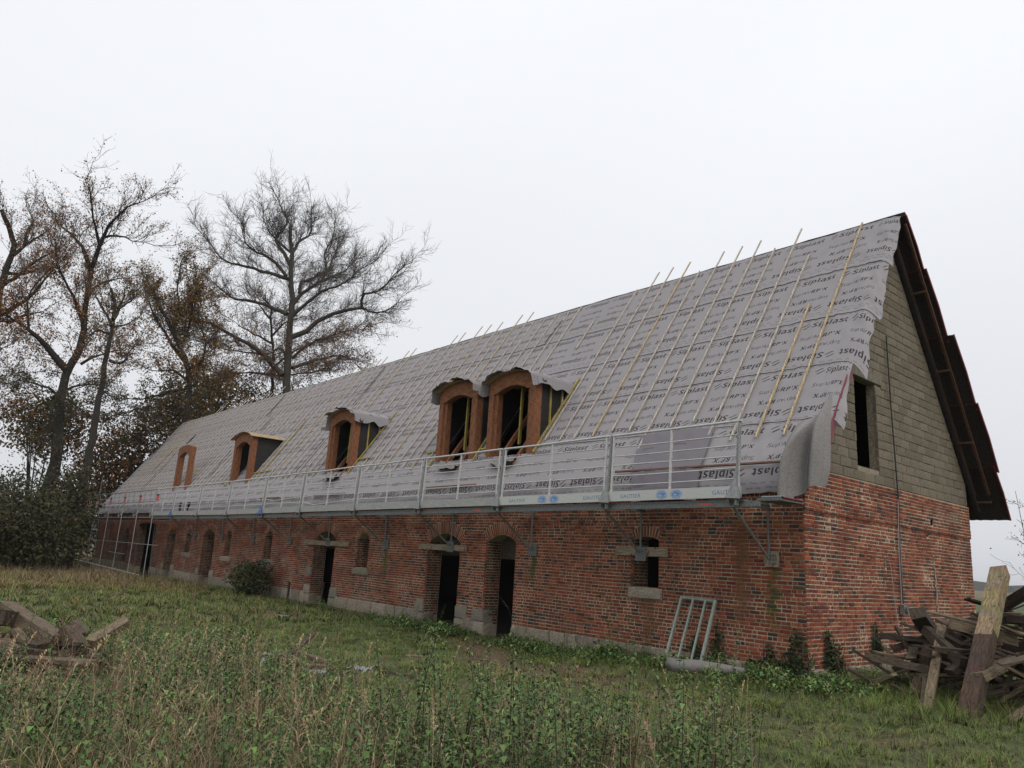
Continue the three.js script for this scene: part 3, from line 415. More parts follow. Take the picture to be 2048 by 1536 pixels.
// dormers
for (const [k, d] of DORMERS.entries()) {
  const D = part('dormer', barn), cx = (d.x0 + d.x1) / 2, dp = 0.26, zf = d.z + 0.02, zb = zf - dp, roofZ = (y) => (FRONT_Y - y) / SLOPE;
  D.userData.label = ['largest near dormer with black cheek and yellow studs', 'dormer close to its right-hand neighbour, felt flapping on top', 'dormer with grey felt draped over its head', 'dormer roofed with pale bare boards', 'bare timber dormer frame without roof'][k];
  for (const [a, b] of [[d.x0, d.x0 + d.post], [d.x1 - d.post, d.x1]]) {
    const g = new Geo(), mid = a === d.x0 ? b - 0.14 : a + 0.14; a === d.x0 ? g.box((a + mid) / 2, (d.y0 - 0.3 + d.spring) / 2, (zf + zb) / 2, mid - a, d.spring - d.y0 + 0.3, dp).box((mid + b) / 2, (d.y0 - 0.3 + d.spring) / 2, (zf + zb) / 2 - 0.04, b - mid, d.spring - d.y0 + 0.3, dp - 0.06) : g.box((mid + b) / 2, (d.y0 - 0.3 + d.spring) / 2, (zf + zb) / 2, b - mid, d.spring - d.y0 + 0.3, dp).box((a + mid) / 2, (d.y0 - 0.3 + d.spring) / 2, (zf + zb) / 2 - 0.04, mid - a, d.spring - d.y0 + 0.3, dp - 0.06); g.build('post', MAT.oak, D);
  }
  const s = new THREE.Shape(), w = (d.x1 - d.x0) / 2, iw = w - d.post, rise = d.crown - d.spring, Ri = (iw * iw + rise * rise) / (2 * rise), yt = d.top - 0.17, Ro = (w * w + 0.17 * 0.17) / 0.34;
  s.moveTo(-w, d.spring); for (let q = 0; q <= 14; q++) { const xx = -iw + (2 * iw * q) / 14; s.lineTo(xx, d.crown - Ri + Math.sqrt(Ri * Ri - xx * xx)); } s.lineTo(w, d.spring); for (let q = 0; q <= 14; q++) { const xx = w - (2 * w * q) / 14; s.lineTo(xx, d.top - Ro + Math.sqrt(Ro * Ro - xx * xx)); }
  const hg = new THREE.ExtrudeGeometry(s, { depth: dp - 0.01, bevelEnabled: true, bevelSize: 0.008, bevelThickness: 0.005, bevelSegments: 1 }); hg.translate(cx, 0, zb + 0.004); { const uv = hg.attributes.uv; for (let q = 0; q < uv.count; q++) uv.setXY(q, uv.getY(q) * 0.9, uv.getX(q) * 0.9); } meshOf('arch_head', hg, MAT.oak, D);
  if (!d.cover) { new Geo().bar(V(cx, 5.9, zb), V(cx, 5.9, roofZ(5.9) - 0.1), 0.06, 0.06).bar(V(d.x1 - 0.3, 6.0, zb), V(d.x1 - 0.3, 6.0, roofZ(6)), 0.06, 0.06).build('strut', MAT.treated, D); continue; }
  const zt = roofZ(yt), eaveY = yt - 0.02;
  for (const [side, x] of [[1, d.x1 - 0.06], [-1, d.x0 + 0.06]]) {   // cheeks
    const zb0 = roofZ(d.y0 - 0.05); new Geo().tri(V(x, d.y0, zf - 0.12), V(x, eaveY, zf - 0.12), V(x, eaveY, zt)).tri(V(x - side * 0.03, d.y0, zf - 0.12), V(x - side * 0.03, eaveY, zt), V(x - side * 0.03, eaveY, zf - 0.12)).build('cheek', MAT.lining, D);
    if (d.cover === 'felt' && (side > 0 || k === 2)) for (const f of [0.06, 0.34, 0.66, 0.86]) { const z = mix(zf - 0.14, zt, f), yb = FRONT_Y - SLOPE * z; if (eaveY - yb > 0.08) new Geo().bar(V(x + side * 0.025, yb, z), V(x + side * 0.025, eaveY - 0.05, z), 0.05, 0.045, V(1, 0, 0)).build('stud', f === 0.66 ? MAT.battenWarm : MAT.treated, D); }
  }
  if (d.cover === 'boards') {
    const n = 9; for (let q = 0; q < n; q++) { const a0 = -1.12 + (2.24 * q) / n, a1 = -1.12 + (2.24 * (q + 0.94)) / n, y = (t) => d.top + 0.04 - 0.24 * t * t, x = (t) => cx + t * (w + 0.06), zz = roofZ(y(a0)) + 0.02, f = zf + 0.16 + R(-0.03, 0.05); new Geo().hexa([V(x(a0), y(a0), f), V(x(a1), y(a1), f), V(x(a1), y(a1), zz), V(x(a0), y(a0), zz), V(x(a0), y(a0) + 0.025, f), V(x(a1), y(a1) + 0.025, f), V(x(a1), y(a1) + 0.025, zz), V(x(a0), y(a0) + 0.025, zz)]).build('roof_board', MAT.pine, D); }
  } else {
    const prof = (t) => d.top + 0.05 - 0.22 * Math.pow(Math.abs(t), 2.2), n0 = k * 13;
    const boards = sheet(steps(-1.05, 1.05, 0.15), steps(0, 1, 0.2), (t, v) => [cx + t * w, prof(t) - 0.03, mix(zf + 0.2, roofZ(prof(t)) + 0.05, v)], (t, v) => [t, v]); meshOf('roof_deck', boards, MAT.pine, D);
    const c = sheet(steps(-1.3, 1.3, 0.05), steps(0, 1, 0.05), (t, v) => {
      const tt = Math.sign(t) * Math.min(Math.abs(t), 1.1), over = Math.abs(t) - Math.abs(tt), zz0 = zf + 0.3 + 0.06 * n2(t * 2.4, n0) , y = prof(tt) + 0.025 + (1 - v) * 0.05 * n2(t * 2.6, n0 + 3) - over * (1.7 + (k === 2 && t < 0 ? 1.2 * (1 - v) : 0.5 * n2(t, v * 3 + n0))) * w - (v < 0.08 ? 0.05 * Math.max(0, n2(t * 3, n0 + 8)) : 0);
      return [cx + tt * w + Math.sign(t) * over * 0.25, y, mix(zz0, roofZ(prof(tt)) - 0.05, v)];
    }, (t, v) => [(t * w) / FELT_W, (v * 1.7) / FELT_H], (t, v) => v < 0.12 && n2(t * 1.7, n0 + 1) > 0.35); meshOf('cover_felt', c, k === 1 ? plainFelt : feltMat, D);
    // trimmed rafters and struts seen through the opening
    for (const x of [cx - 0.35, cx + 0.45]) new Geo().bar(V(x, 4.7, roofZ(4.7) - 0.02), V(x, 7.1, roofZ(7.1) - 0.1), 0.12, 0.1, V(1, 0, 0)).build('rafter', MAT.oak, D);
    new Geo().bar(V(cx - 0.05, 5.45, zb - 0.2), V(cx - 0.02, eaveY, zb - 0.2), 0.08, 0.06, V(1, 0, 0)).build('stud', MAT.treated, D);
    if (k === 0) new Geo().bar(V(cx + 0.55, 6.2, zb - 0.7), V(cx + 0.55, eaveY, zb - 0.7), 0.08, 0.06, V(1, 0, 0)).build('stud', MAT.oak, D);
    const fl = sheet(steps(0, 1, 0.2), steps(0, 1, 0.2), (u, v) => [mix(cx - 0.6, cx + 0.5, u) + 0.2 * v, 4.98 - 0.25 * v + 0.12 * n2(u * 3, v * 2 + n0), zf + 0.08 + 0.3 * v + 0.1 * u * v], (u, v) => [u, v]); meshOf('torn_felt', fl, feltBack, D);
  }
}
// ---------------------------------------------------------------- rear roof: red profiled sheets on rafters, seen from below past the gable
{
  const rear = part('rear_roof', barn), P = (x, d, lift = 0) => { const c = 1 / Math.hypot(1, RSLOPE), sn = RSLOPE * c; return V(x, FRONT_Y - SLOPE * RIDGE_Z - d * sn + lift * c, RIDGE_Z - d * c - lift * sn); };
  const ends = [[0, 1.7, 0.62], [1.45, 3.5, 0.69], [3.3, 5.45, 0.86], [5.25, 7.3, 0.92], [7.1, 8.75, 0.86]];
  for (const [a, b, e] of ends) {
    const xs = [...steps(-LEN, -2, 3), ...steps(-1.9, e, 0.09)], fn = (o) => (x, d) => { const t = (d - a) / (b - a), bow = x > 0.2 ? 0.1 * Math.sin(t * 3.14) : 0, p = P(Math.min(x, e - 0.02), d, 0.06 + bow + 0.03 * t + o + 0.015 * Math.sin(x * 28)); return [p.x + (x > e - 0.03 ? 0.02 : 0), p.y, p.z]; };
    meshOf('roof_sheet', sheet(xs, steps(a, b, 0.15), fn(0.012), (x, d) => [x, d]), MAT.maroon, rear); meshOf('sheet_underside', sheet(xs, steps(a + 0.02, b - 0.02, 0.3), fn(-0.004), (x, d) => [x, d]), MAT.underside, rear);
    new Geo().bar(P(e + 0.01, a, 0.07), P(e + 0.02, (a + b) / 2, 0.13), 0.05, 0.03, V(1, 0, 0)).bar(P(e + 0.02, (a + b) / 2, 0.13), P(e + 0.01, b, 0.1), 0.05, 0.03, V(1, 0, 0)).build('verge_trim', MAT.maroon, rear);
  }
  for (const x of [0.24, 0.58]) new Geo().bar(P(x, 0.2, -0.02), P(x, 7.9, -0.02), 0.05, 0.06, V(1, 0, 0)).build('rafter', MAT.rafter, rear);
  for (const d of [2.0, 4.2, 6.3, 8.1]) new Geo().bar(P(0.12, d, -0.05), P(0.6, d, -0.05), 0.06, 0.05).build('batten', MAT.rafter, rear);
  new Geo().bar(P(GX + 0.06, 0.3, -0.08), P(GX + 0.06, 8.4, -0.08), 0.14, 0.1, V(1, 0, 0)).build('wall_plate', MAT.underside, rear);
}
// ---------------------------------------------------------------- eaves walkway on brackets
const dip = (x) => 0.008 * Math.max(x, -26) + 0.0;   // the walkway hangs a little lower towards the far end
const OUT = 1.4;
function toeTexture() {
  const W = 2048, H = 128, c = document.createElement('canvas'); c.width = W; c.height = H; const x = c.getContext('2d'), r = rngFrom(3);
  x.fillStyle = 'rgb(205,206,203)'; x.fillRect(0, 0, W, H); for (let k = 0; k < 900; k++) { x.fillStyle = `rgba(${120 + r() * 60},${118 + r() * 60},${105 + r() * 60},0.12)`; x.fillRect(r() * W, r() * H, 2 + r() * 40, 1 + r() * 6); }
  x.fillStyle = 'rgb(66,108,160)'; x.font = '76px sans-serif'; x.textBaseline = 'middle'; for (const px of [220, 1660]) { x.save(); x.translate(px, 68); x.scale(1.15, 0.9); x.fillText('GAUTIER', 0, 0); x.restore(); }
  for (const cx of [900, 1130]) { for (let k = 0; k < 700; k++) { const a = r() * 6.283, d = Math.sqrt(r()); x.fillStyle = `rgba(52,112,205,${0.25 * (1.1 - d)})`; x.fillRect(cx + Math.cos(a) * d * 95, 64 + Math.sin(a) * d * 60, 16, 8); } x.fillStyle = 'rgb(205,206,203)'; x.fillRect(cx - 14, 70, 10, 40); x.fillRect(cx - 30, 66, 44, 9); }
  const t = new THREE.CanvasTexture(c); t.colorSpace = THREE.SRGBColorSpace; return t;
}
const toePrinted = M(0.82, 0.83, 0.82, 0.55, { map: toeTexture() });
const ends = [...BRACKETS.map((x) => x + 0.16), -36.4];
for (let k = 0; k < BRACKETS.length; k++) {
  const x = BRACKETS[k], b = thing('scaffold_bracket', ['steel bracket nearest the gable, bolted to a small wall plate', 'steel bracket resting on the board across the small window', 'steel bracket right of the near doorway, above moss', 'steel bracket over the board across the second doorway', 'steel bracket between slit window and second doorway', 'steel bracket over the board across the third doorway', 'steel bracket just left of the third doorway', 'steel bracket with a bright blue corner plate', 'steel bracket left of the one with the blue plate', 'farthest steel bracket beside the tube scaffold'][k], 'bracket', [x, 2.42 + dip(x) * 0.6, 0], 0, 'brackets carrying the eaves walkway'), y1 = 3.36 + dip(x) - b.position.y;
  new Geo().tube([V(0, 0.02, 0.07), V(0, y1, 0.07)], 0.024, 8, true).build('upright', MAT.steelDull, b);
  new Geo().tube([V(0.01, -0.02, 0.09), V(0.01, y1 + 0.02, OUT + 0.02)], 0.026, 8, true).build('strut', MAT.steel, b);
  new Geo().bar(V(0, y1 + 0.02, 0.02), V(0, y1 + 0.02, OUT + 0.06), 0.05, 0.06).build('arm', MAT.steelDull, b);
  const pl = new Geo().box(0.05, -0.02, k === 1 || k === 3 || k === 5 ? 0.125 : 0.05, 0.3, 0.3, 0.02).build('wall_plate', k ? MAT.steelDull : MAT.boardGrey, b);
  for (const yy of [-0.09, -0.02, 0.06]) new Geo().box(0.07, yy, k === 1 || k === 3 || k === 5 ? 0.145 : 0.07, 0.16, 0.02, 0.03).build('clamp_bar', MAT.steelDull, pl);
  const g = new Geo(); g.tri(V(-0.02, y1, OUT - 0.04), V(-0.02, y1 + 0.08, OUT + 0.12), V(0.14, y1 + 0.48, OUT + 0.02)).tri(V(-0.02, y1 + 0.08, OUT + 0.12), V(0.28, y1 + 0.06, OUT + 0.1), V(0.14, y1 + 0.48, OUT + 0.02)).quad(V(-0.02, y1 + 0.08, OUT + 0.12), V(-0.02, y1, OUT - 0.04), V(0.28, y1, OUT - 0.04), V(0.28, y1 + 0.06, OUT + 0.1)); g.build('corner_plate', k === 6 || k === 9 ? MAT.bluePaint : MAT.steel, b);
  new Geo().bar(V(0.16, y1 - 0.05, OUT + 0.03), V(0.19, y1 + 1.55 - 0.004 * k, OUT - 0.06), 0.055, 0.055).build('rail_post', MAT.steel, b);
}
for (let k = 0; k < ends.length - 1; k++) {
  const a = ends[k] + (k ? 0 : 0.12), b = ends[k + 1], c = (a + b) / 2, ya = 3.43 + dip(a), yb = 3.43 + dip(b), at = (t, h, z = OUT) => V(mix(a, b, t) - c, mix(ya, yb, t) + h - 3.4, z);
  const which = ['nearest the gable', 'second from the gable', 'third from the gable, below the pair of dormers', 'fourth from the gable', 'fifth from the gable', 'sixth from the gable', 'seventh from the gable', 'eighth from the gable', 'ninth from the gable', 'farthest from the gable'][k];
  const p = thing('guardrail_panel', 'white tubular guardrail panel ' + which, 'guardrail', [c, 3.4, 0], 0, 'guardrail panels along the eaves'), tilt = -0.05;
  new Geo().tube([at(0.01, 1.46, OUT + tilt), at(0.33, 1.455, OUT + tilt), at(0.66, 1.445 + R(-0.01, 0.01), OUT + tilt), at(0.99, 1.455, OUT + tilt)], 0.026, 8, true).build('top_rail', MAT.aluminium, p);
  for (const h of [1.2, 1.0, 0.79, 0.57, 0.37]) { const bend = k === 4 || k === 5 ? (h < 0.6 ? R(-0.12, 0.05) : 0) : R(-0.015, 0.015); new Geo().tube([at(0.02, h, OUT + tilt * h), at(0.3, h + bend * 0.3, OUT + tilt * h), at(0.75, h + bend, OUT + tilt * h), at(0.97, h, OUT + tilt * h)], 0.015, 6).build('rail', MAT.aluminium, p); }
  for (const t of [0.03, 0.5, 0.97]) new Geo().bar(at(t, 0.05, OUT + 0.01), at(t, 1.45, OUT + tilt), 0.044, 0.034).build('upright', MAT.aluminium, p);
  const q0 = at(0.008, 0.02, OUT + 0.035), q1 = at(0.992, 0.02, OUT + 0.035), toe = new Geo(); toe.tint = [1, 1, 1];
  toe.quad(q1.clone(), q0.clone(), q0.clone().add(V(0, 0.21, 0)), q1.clone().add(V(0, 0.21, 0)), [0, 0, 1, 0, 1, 1, 0, 1]); const z2 = V(0, 0, -0.03); toe.quad(q0.clone().add(z2), q1.clone().add(z2), q1.clone().add(V(0, 0.21, -0.03)), q0.clone().add(V(0, 0.21, -0.03)), [0.4, 0.01, 0.45, 0.01, 0.45, 0.05, 0.4, 0.05]);
  toe.quad(q1.clone().add(V(0, 0.21, 0)), q0.clone().add(V(0, 0.21, 0)), q0.clone().add(V(0, 0.21, -0.03)), q1.clone().add(V(0, 0.21, -0.03)), [0.4, 0.01, 0.45, 0.01, 0.45, 0.05, 0.4, 0.05]); toe.build('toe_board', k < 2 ? toePrinted : M(0.52, 0.525, 0.5, 0.6, { map: metalTex }), p);
  const d = thing('walkway_deck', 'grey metal walkway deck bay ' + which, 'walkway', [c, 3.36, 0], 0, 'deck bays of the eaves walkway'), y = (t) => dip(mix(a, b, t));
  for (let s = 0; s < 3; s++) new Geo().hexa([[0, 0], [1, 0], [1, 1], [0, 1]].map(([t, w]) => V(mix(a, b, t) - c, y(t) + 0.02, 0.5 + s * 0.29 + w * 0.275)).concat([[0, 0], [1, 0], [1, 1], [0, 1]].map(([t, w]) => V(mix(a, b, t) - c, y(t) + 0.06, 0.5 + s * 0.29 + w * 0.275)))).build('deck_plank', MAT.steelDull, d);
  new Geo().bar(V(a - c + (k ? 0 : 0.3), y(0) - 0.03, OUT - 0.06), V(b - c, y(1) - 0.03, OUT - 0.06), 0.05, 0.09).build('edge_beam', MAT.steelDull, d);
  if (k === 0 || k === 2 || k === 5) { const s = new Geo(); const m0 = V(mix(a, b, 0.3) - c, y(0.3) - 0.03, OUT - 0.032); s.quad(m0, m0.clone().add(V(0.3, 0, 0)), m0.clone().add(V(0.3, 0.035, 0)), m0.clone().add(V(0, 0.035, 0))); s.build('sticker', MAT.redTag, d); }
}
{ const g = thing('deck_end_frame', 'short steel frame end of the walkway beyond the last guardrail', 'scaffold part', [0.0, 3.36, 0]); new Geo().box(0.1, 0.07, 0.75, 0.5, 0.05, 0.8).build('frame', MAT.steelDull, g); for (const z of [0.45, 0.75, 1.05]) new Geo().tube([V(-0.1, 0.12, z), V(0.36, 0.12, z)], 0.022, 6, true).build('bar', MAT.steel, g); new Geo().tube([V(0.36, 0.1, 0.4), V(0.36, 0.1, 1.15)], 0.02, 6).build('bar', MAT.maroon, g); }
// boards across the openings that carry the brackets
for (const [i, [a, b, y, h, label]] of [[-4.42, -2.97, 2.44, 0.2, 'clean pale board across the small window, under a bracket'], [-12.5, -10.08, 2.32, 0.17, 'weathered board across the second doorway, under a bracket'], [-20.45, -16.95, 2.27, 0.17, 'long split-ended board across the third doorway']].entries()) {
  const o = new Geo().hexa([[a, -1], [b, -1], [b, 1], [a, 1]].flatMap(([x, s]) => [V(x + R(-0.04, 0.04), s < 0 ? -h / 2 : h / 2, 0.1)]).concat([[a, -1], [b, -1], [b, 1], [a, 1]].map(([x, s]) => V(x + R(-0.02, 0.02), s < 0 ? -h / 2 : h / 2, 0.045)))).build('spreader_board', MAT.boardGrey, scene);
  const uv = o.geometry.attributes.uv, p = o.geometry.attributes.position; for (let k = 0; k < uv.count; k++) uv.setXY(k, p.getY(k) + p.getZ(k), p.getX(k) * 0.6); o.position.set(0, y, 0); tag(o, label, 'board', 'boards under the brackets');
}
{ // tube scaffold round the far end
  const S = thing('tube_scaffold', 'galvanised tube scaffold standing round the far end of the barn', 'scaffold', [-45, -0.3, 1]), L = (x, y, z) => V(x + 45, y + 0.3, z - 1);
  const T = (name, a, b, r = 0.026, m = MAT.steel) => new Geo().tube([L(...a), L(...b)], r, 6).build(name, m, S);
  for (const x of [-36.2, -39.2, -42.4, -45.6, -49.2, -52.6]) { T('standard', [x + 0.9, -0.25, OUT + 0.2], [x, 4.75, OUT]); if (x < -37) T('standard', [x + 0.5, -0.3, 0.35], [x, 3.3, 0.35], 0.024, MAT.steelDull); }
  T('standard', [-54.8, -0.5, 2.4], [-54.4, 4.9, 2.4]); T('standard', [-54.6, -0.5, 0.2], [-54.4, 6.2, 0.2]); T('standard', [-54.6, -0.5, -1.6], [-54.4, 6, -1.6]);
  for (const [y, z] of [[1.72, OUT + 0.1], [3.15, OUT], [4.02, OUT], [4.66, OUT]]) T('ledger', [-54.5, y, z], [y > 3 ? -36.2 : -34, y - 0.02, z]);
  T('ledger', [-52.5, 0.35, OUT + 0.2], [-35.6, 0.12, OUT + 0.3], 0.028, MAT.aluminium); T('ledger', [-43, 1.1, OUT + 0.2], [-39.5, 1.08, OUT + 0.2]); for (const y of [1.7, 3.1, 4.0, 4.6]) T('transom', [-54.4, y, -1.6], [-54.4, y, 2.4]);
  for (let x = -36.6; x > -53; x -= 3.25) { T('brace', [x, 3.2, OUT], [x + 0.9, 3.8, OUT - 0.3], 0.022, MAT.aluminium); T('brace', [x + 0.9, 3.8, OUT - 0.3], [x + 0.95, 4.6, OUT], 0.014, MAT.aluminium); T('brace', [x, 3.2, OUT], [x - 1.2, 3.95, OUT - 0.2], 0.016, MAT.steelDull); T('rail_upright', [x - 1.6, 4.02, OUT], [x - 1.6, 4.66, OUT], 0.012); T('rail_upright', [x - 0.5, 4.02, OUT], [x - 0.5, 4.66, OUT], 0.012); const s = new Geo().box(x + 45 + 0.95, 4.15 + 0.3, OUT - 1 + 0.03, 0.42, 0.26, 0.012).build('warning_tag', MAT.redTag, S); new Geo().box(x + 45 + 0.95, 4.33 + 0.3, OUT - 1 + 0.03, 0.42, 0.1, 0.012).build('tag_header', MAT.darkTag, s); }
  new Geo().hexa([L(-54.4, 3.1, 0.4), L(-36.3, 3.1, 0.4), L(-36.3, 3.1, 1.35), L(-54.4, 3.1, 1.35), L(-54.4, 3.15, 0.4), L(-36.3, 3.15, 0.4), L(-36.3, 3.15, 1.35), L(-54.4, 3.15, 1.35)]).build('deck', MAT.steelDull, S);
}
// ---------------------------------------------------------------- things on the gable and against the wall
{ const c = thing('black_cable', 'black cable hanging down the gable to a grey box', 'cable', [GX + 0.04, 1.55, -4.16]); new Geo().tube([V(0.02, 6.25, 0.05), V(0.02, 4.6, 0.02), V(0.04, 3.1, 0), V(0.03, 2.3, -0.06), V(0.01, 1.2, -0.02), V(0.01, 0.1, -0.02)], 0.016, 6).build('cord', MAT.cable, c); for (const o of [-0.05, 0.03, 0.07]) new Geo().tube([V(0.03, 2.5, -0.05), V(0.02, 1.2, o), V(0.01, 0.08, o * 0.8)], 0.006, 5).build('wire', MAT.whiteCable, c); const b = new Geo().box(0.03, -0.02, 0, 0.1, 0.2, 0.2).build('junction_box', MAT.steel, c); new Geo().tube([V(0.08, -0.02, 0), V(0.13, -0.02, 0)], 0.085, 12, true).build('cover', MAT.steelDull, b); }
{ const o = new Geo().tube([V(0, 1.75, 0), V(0.02, 1.0, -0.06), V(0.03, 0.4, -0.16), V(0.3, 0, -0.2)], 0.008, 5).build('thin_cord', MAT.whiteCable, scene); o.position.set(GX + 0.05, 0.7, -3.65); tag(o, 'thin pale cord trailing down the gable brickwork', 'cord'); }
{ const g = new Geo(); for (let k = 0; k < 16; k++) { const y = k * 0.07, z = 0.06 * n2(k * 0.35, 3); g.box(0.006, y, z, 0.014, 0.075, 0.05 + 0.03 * n2(k * 0.9, 7)); } const o = g.build('plaster_streak', MAT.plaster, scene); o.position.set(GX + 0.012, 1.45, -6.22); tag(o, 'white plaster streak down the gable brickwork', 'plaster'); }
{ // steel frame leaning on the wall
  const G0 = thing('gate_frame', 'pale green tubular frame leaning against the brick wall', 'gate', [-2.14, 0.2, 0.45]), P = (x, t) => V(x, 1.32 * t, mix(0.25, -0.36, t));
  for (const [x, w] of [[-0.43, 0.03], [-0.13, 0.024], [0.17, 0.024], [0.4, 0.034]]) new Geo().bar(P(x + (x > 0 ? 0.03 : 0.02), -0.05), P(x, 1), w * 1.6, w * 1.4).build('bar', MAT.greenPipe, G0); new Geo().bar(P(-0.45, 1.01), P(0.43, 1.0), 0.045, 0.045).build('top_bar', MAT.greenPipe, G0);
}
{ const o = new Geo().tube([V(-0.95, 0.14, -0.35), V(-0.6, 0.07, 0.05), V(-0.3, 0.05, 0.42), V(0, 0.05, 0.62), V(0.35, 0.08, 0.5), V(0.75, 0.08, 0.25), V(1.05, 0.09, 0.02)], [0.03, 0.09, 0.12, 0.13, 0.13, 0.1, 0.05], 10, true).build('felt_roll', plainFelt, scene); o.position.set(-1.75, height(-1.75, 1.1) + 0.06, 0.72); tag(o, 'bent roll of grey felt lying below the leaning frame', 'roll'); }
{ const o = new Geo().tube([V(0, -0.1, 0), V(0.02, 0.9, 0)], 0.028, 6, true).build('iron_stake', MAT.oldWood[3], scene); o.position.set(-18.0, height(-18, 0.5), 0.35); o.rotation.z = -0.08; tag(o, 'thin dark stake right beside the third doorway', 'stake'); const q = new Geo().tube([V(0, -0.1, 0), V(0, 0.75, 0)], 0.05, 6, true).build('iron_stake', MAT.oldWood[3], scene); q.position.set(-20.6, height(-20.6, 0.4), 0.4); tag(q, 'short dark stake left of the third doorway', 'stake'); }

// ---------------------------------------------------------------- timber heaps
const jig = (c, a) => c.map((v) => v * R(1 - a, 1 + a));
const oldMat = MAT.oldWood.length, wornPost = wood(1, 1, 1, { vertexColors: true });
function plankMesh(name, A, B, w, t, material, label, group, ends = 0.03, tintAt = null) {
  const d = V().subVectors(B, A), L = d.length(), g = new Geo(), n = Math.max(2, Math.round(L / (tintAt ? 0.13 : 0.35))), rows = [];
  for (let k = 0; k <= n; k++) { const y = (k / n) * L, j = () => (rnd() - 0.5) * 0.045; const e = k === 0 || k === n ? ends : 0; rows.push([[-1, -1], [1, -1], [1, 1], [-1, 1]].map(([a, b]) => V((a * w) / 2 * (1 + j()), y + (rnd() - 0.5) * e * 2, (b * t) / 2 * (1 + j())))); }
  for (let k = 0; k < n; k++) for (let s = 0; s < 4; s++) { if (tintAt) g.tint = tintAt((k + 0.5) / n, s); const m = (s + 1) % 4, y0 = (k / n) * L, y1 = ((k + 1) / n) * L, a = s % 2 ? t : w; g.quad(rows[k][s], rows[k][m], rows[k + 1][m], rows[k + 1][s], [s * 0.3, y0, s * 0.3 + a, y0, s * 0.3 + a, y1, s * 0.3, y1]); }
  g.quad(rows[0][3], rows[0][2], rows[0][1], rows[0][0], [0, 0, w, 0, w, t, 0, t]); g.quad(rows[n][0], rows[n][1], rows[n][2], rows[n][3], [0, 0, w, 0, w, t, 0, t]);
  const m = g.build(name, material, scene); m.position.copy(A); { const Y = d.normalize(), X = V().crossVectors(Y, V(0, 1, 0)); if (X.lengthSq() < 0.01) X.set(1, 0, 0); X.normalize(); m.quaternion.setFromRotationMatrix(new THREE.Matrix4().makeBasis(X, Y, V().crossVectors(X, Y))); } m.rotateY(R(-0.35, 0.35)); return tag(m, label, 'timber', group);
}
{
  const W = MAT.oldWood, g1 = 'salvaged timber heaped beside the gable', key = [
    ['timber_post', [3.16, 0.12, 1.5], [3.02, 2.38, -1.08], 0.24, 0.2, W[2], 'tall pale-topped post leaning on the heap by the gable'], ['beam_stub', [1.9, 1.15, -1.2], [1.96, 1.62, -0.31], 0.24, 0.2, W[1], 'thick dark beam end jutting up in front of the gable brickwork'], ['plank', [2.55, 0.15, 1.2], [2.26, 1.45, -0.52], 0.13, 0.05, W[4], 'pale plank standing steeply against the heap by the gable'], ['plank', [2.45, 0.15, 1.03], [2.24, 0.65, 0.23], 0.11, 0.05, W[4], 'short pale plank at the foot of the steep plank'],
    ['pole', [2.1, 0.15, 0.54], [1.91, 1.18, -1.04], 0.17, 0.15, W[5], 'round brown pole behind the steep pale plank'], ['lath', [1.07, 0.38, -0.38], [1.83, 0.76, -0.8], 0.1, 0.04, W[4], 'pale lath sticking out left from the heap by the gable'], ['beam', [2.8, 1.77, -1.65], [3.9, 2.35, -0.6], 0.22, 0.13, W[1], 'dark beam slanting up at the right edge of the heap'], ['stick', [3.12, 0.15, 0.21], [3.2, 0.8, -0.51], 0.06, 0.05, W[2], 'thin stick standing right of the tall post'],
    ['plank', [3.22, 0.46, 0.1], [3.9, 0.95, 0.42], 0.1, 0.06, W[4], 'pale plank slanting up right of the tall post'], ['pole', [3.35, 0.12, 1.39], [3.75, 0.55, 0.5], 0.1, 0.08, W[4], 'bent pale pole lying low at the right edge'], ['plank', [1.05, 1.14, -1.05], [1.9, 1.1, -1.15], 0.3, 0.1, W[3], 'broad black plank lying along the top left of the heap'], ['lath', [1.18, 0.99, -0.75], [1.46, 0.74, -0.65], 0.07, 0.03, W[2], 'short lath tipped against the gable brickwork'],
    ['block', [2.1, 0.98, -0.85], [2.45, 1.06, -1.3], 0.26, 0.2, W[5], 'cut log end in the middle of the heap'], ['lath', [2.7, 1.67, -0.85], [3.4, 1.74, -0.6], 0.07, 0.035, W[4], 'pale splintered lath crossing the tall post'], ['board', [2.85, 1.0, -1.0], [2.86, 1.6, -1.25], 0.2, 0.05, W[4], 'upright pale board just right of the tall post'], ['log', [3.62, 0.05, 0.75], [3.56, 0.36, 0.36], 0.22, 0.2, W[2], 'stout log stump at the right edge of the picture'],
  ];
  for (const [n, a, b, w, t, m, l] of key) if (n === 'timber_post') plankMesh(n, V(...a), V(...b), w, t, wornPost, l, g1, 0.05, (f, s) => (f + 0.12 * n2(f * 9, s * 3) > 0.55 ? jig([0.4, 0.32, 0.2], 0.15) : jig([0.1, 0.062, 0.044], 0.15))); else plankMesh(n, V(...a), V(...b), w, t, m, l, g1);
  const toneWord = ['grey-brown', 'dark brown', 'grey', 'blackened', 'pale', 'red-brown'], describe = (i, L, thick, hh, x, z) => `${L < 0.75 ? 'short' : L < 1.05 ? 'mid-length' : L < 1.4 ? 'long' : 'very long'} ${toneWord[i]} ${thick ? 'beam' : 'plank'}, ${hh < 0.2 ? 'lowest' : hh < 0.42 ? 'low' : hh < 0.65 ? 'halfway' : 'high'}, ${z > -0.6 ? 'front' : z > -1.6 ? 'middle' : 'back'} of gable heap, ${x < 2.1 ? 'left of pale plank' : x < 2.8 ? 'left of tall post' : x < 3.5 ? 'at tall post' : 'right of tall post'}`;
  const used = new Set();
  const mound = (x, z) => 1.65 * Math.max(0, 1 - ((x - 3.5) / 2.9) ** 2 * 0.75 - ((z + 1.4) / 2.2) ** 2 * 0.8);
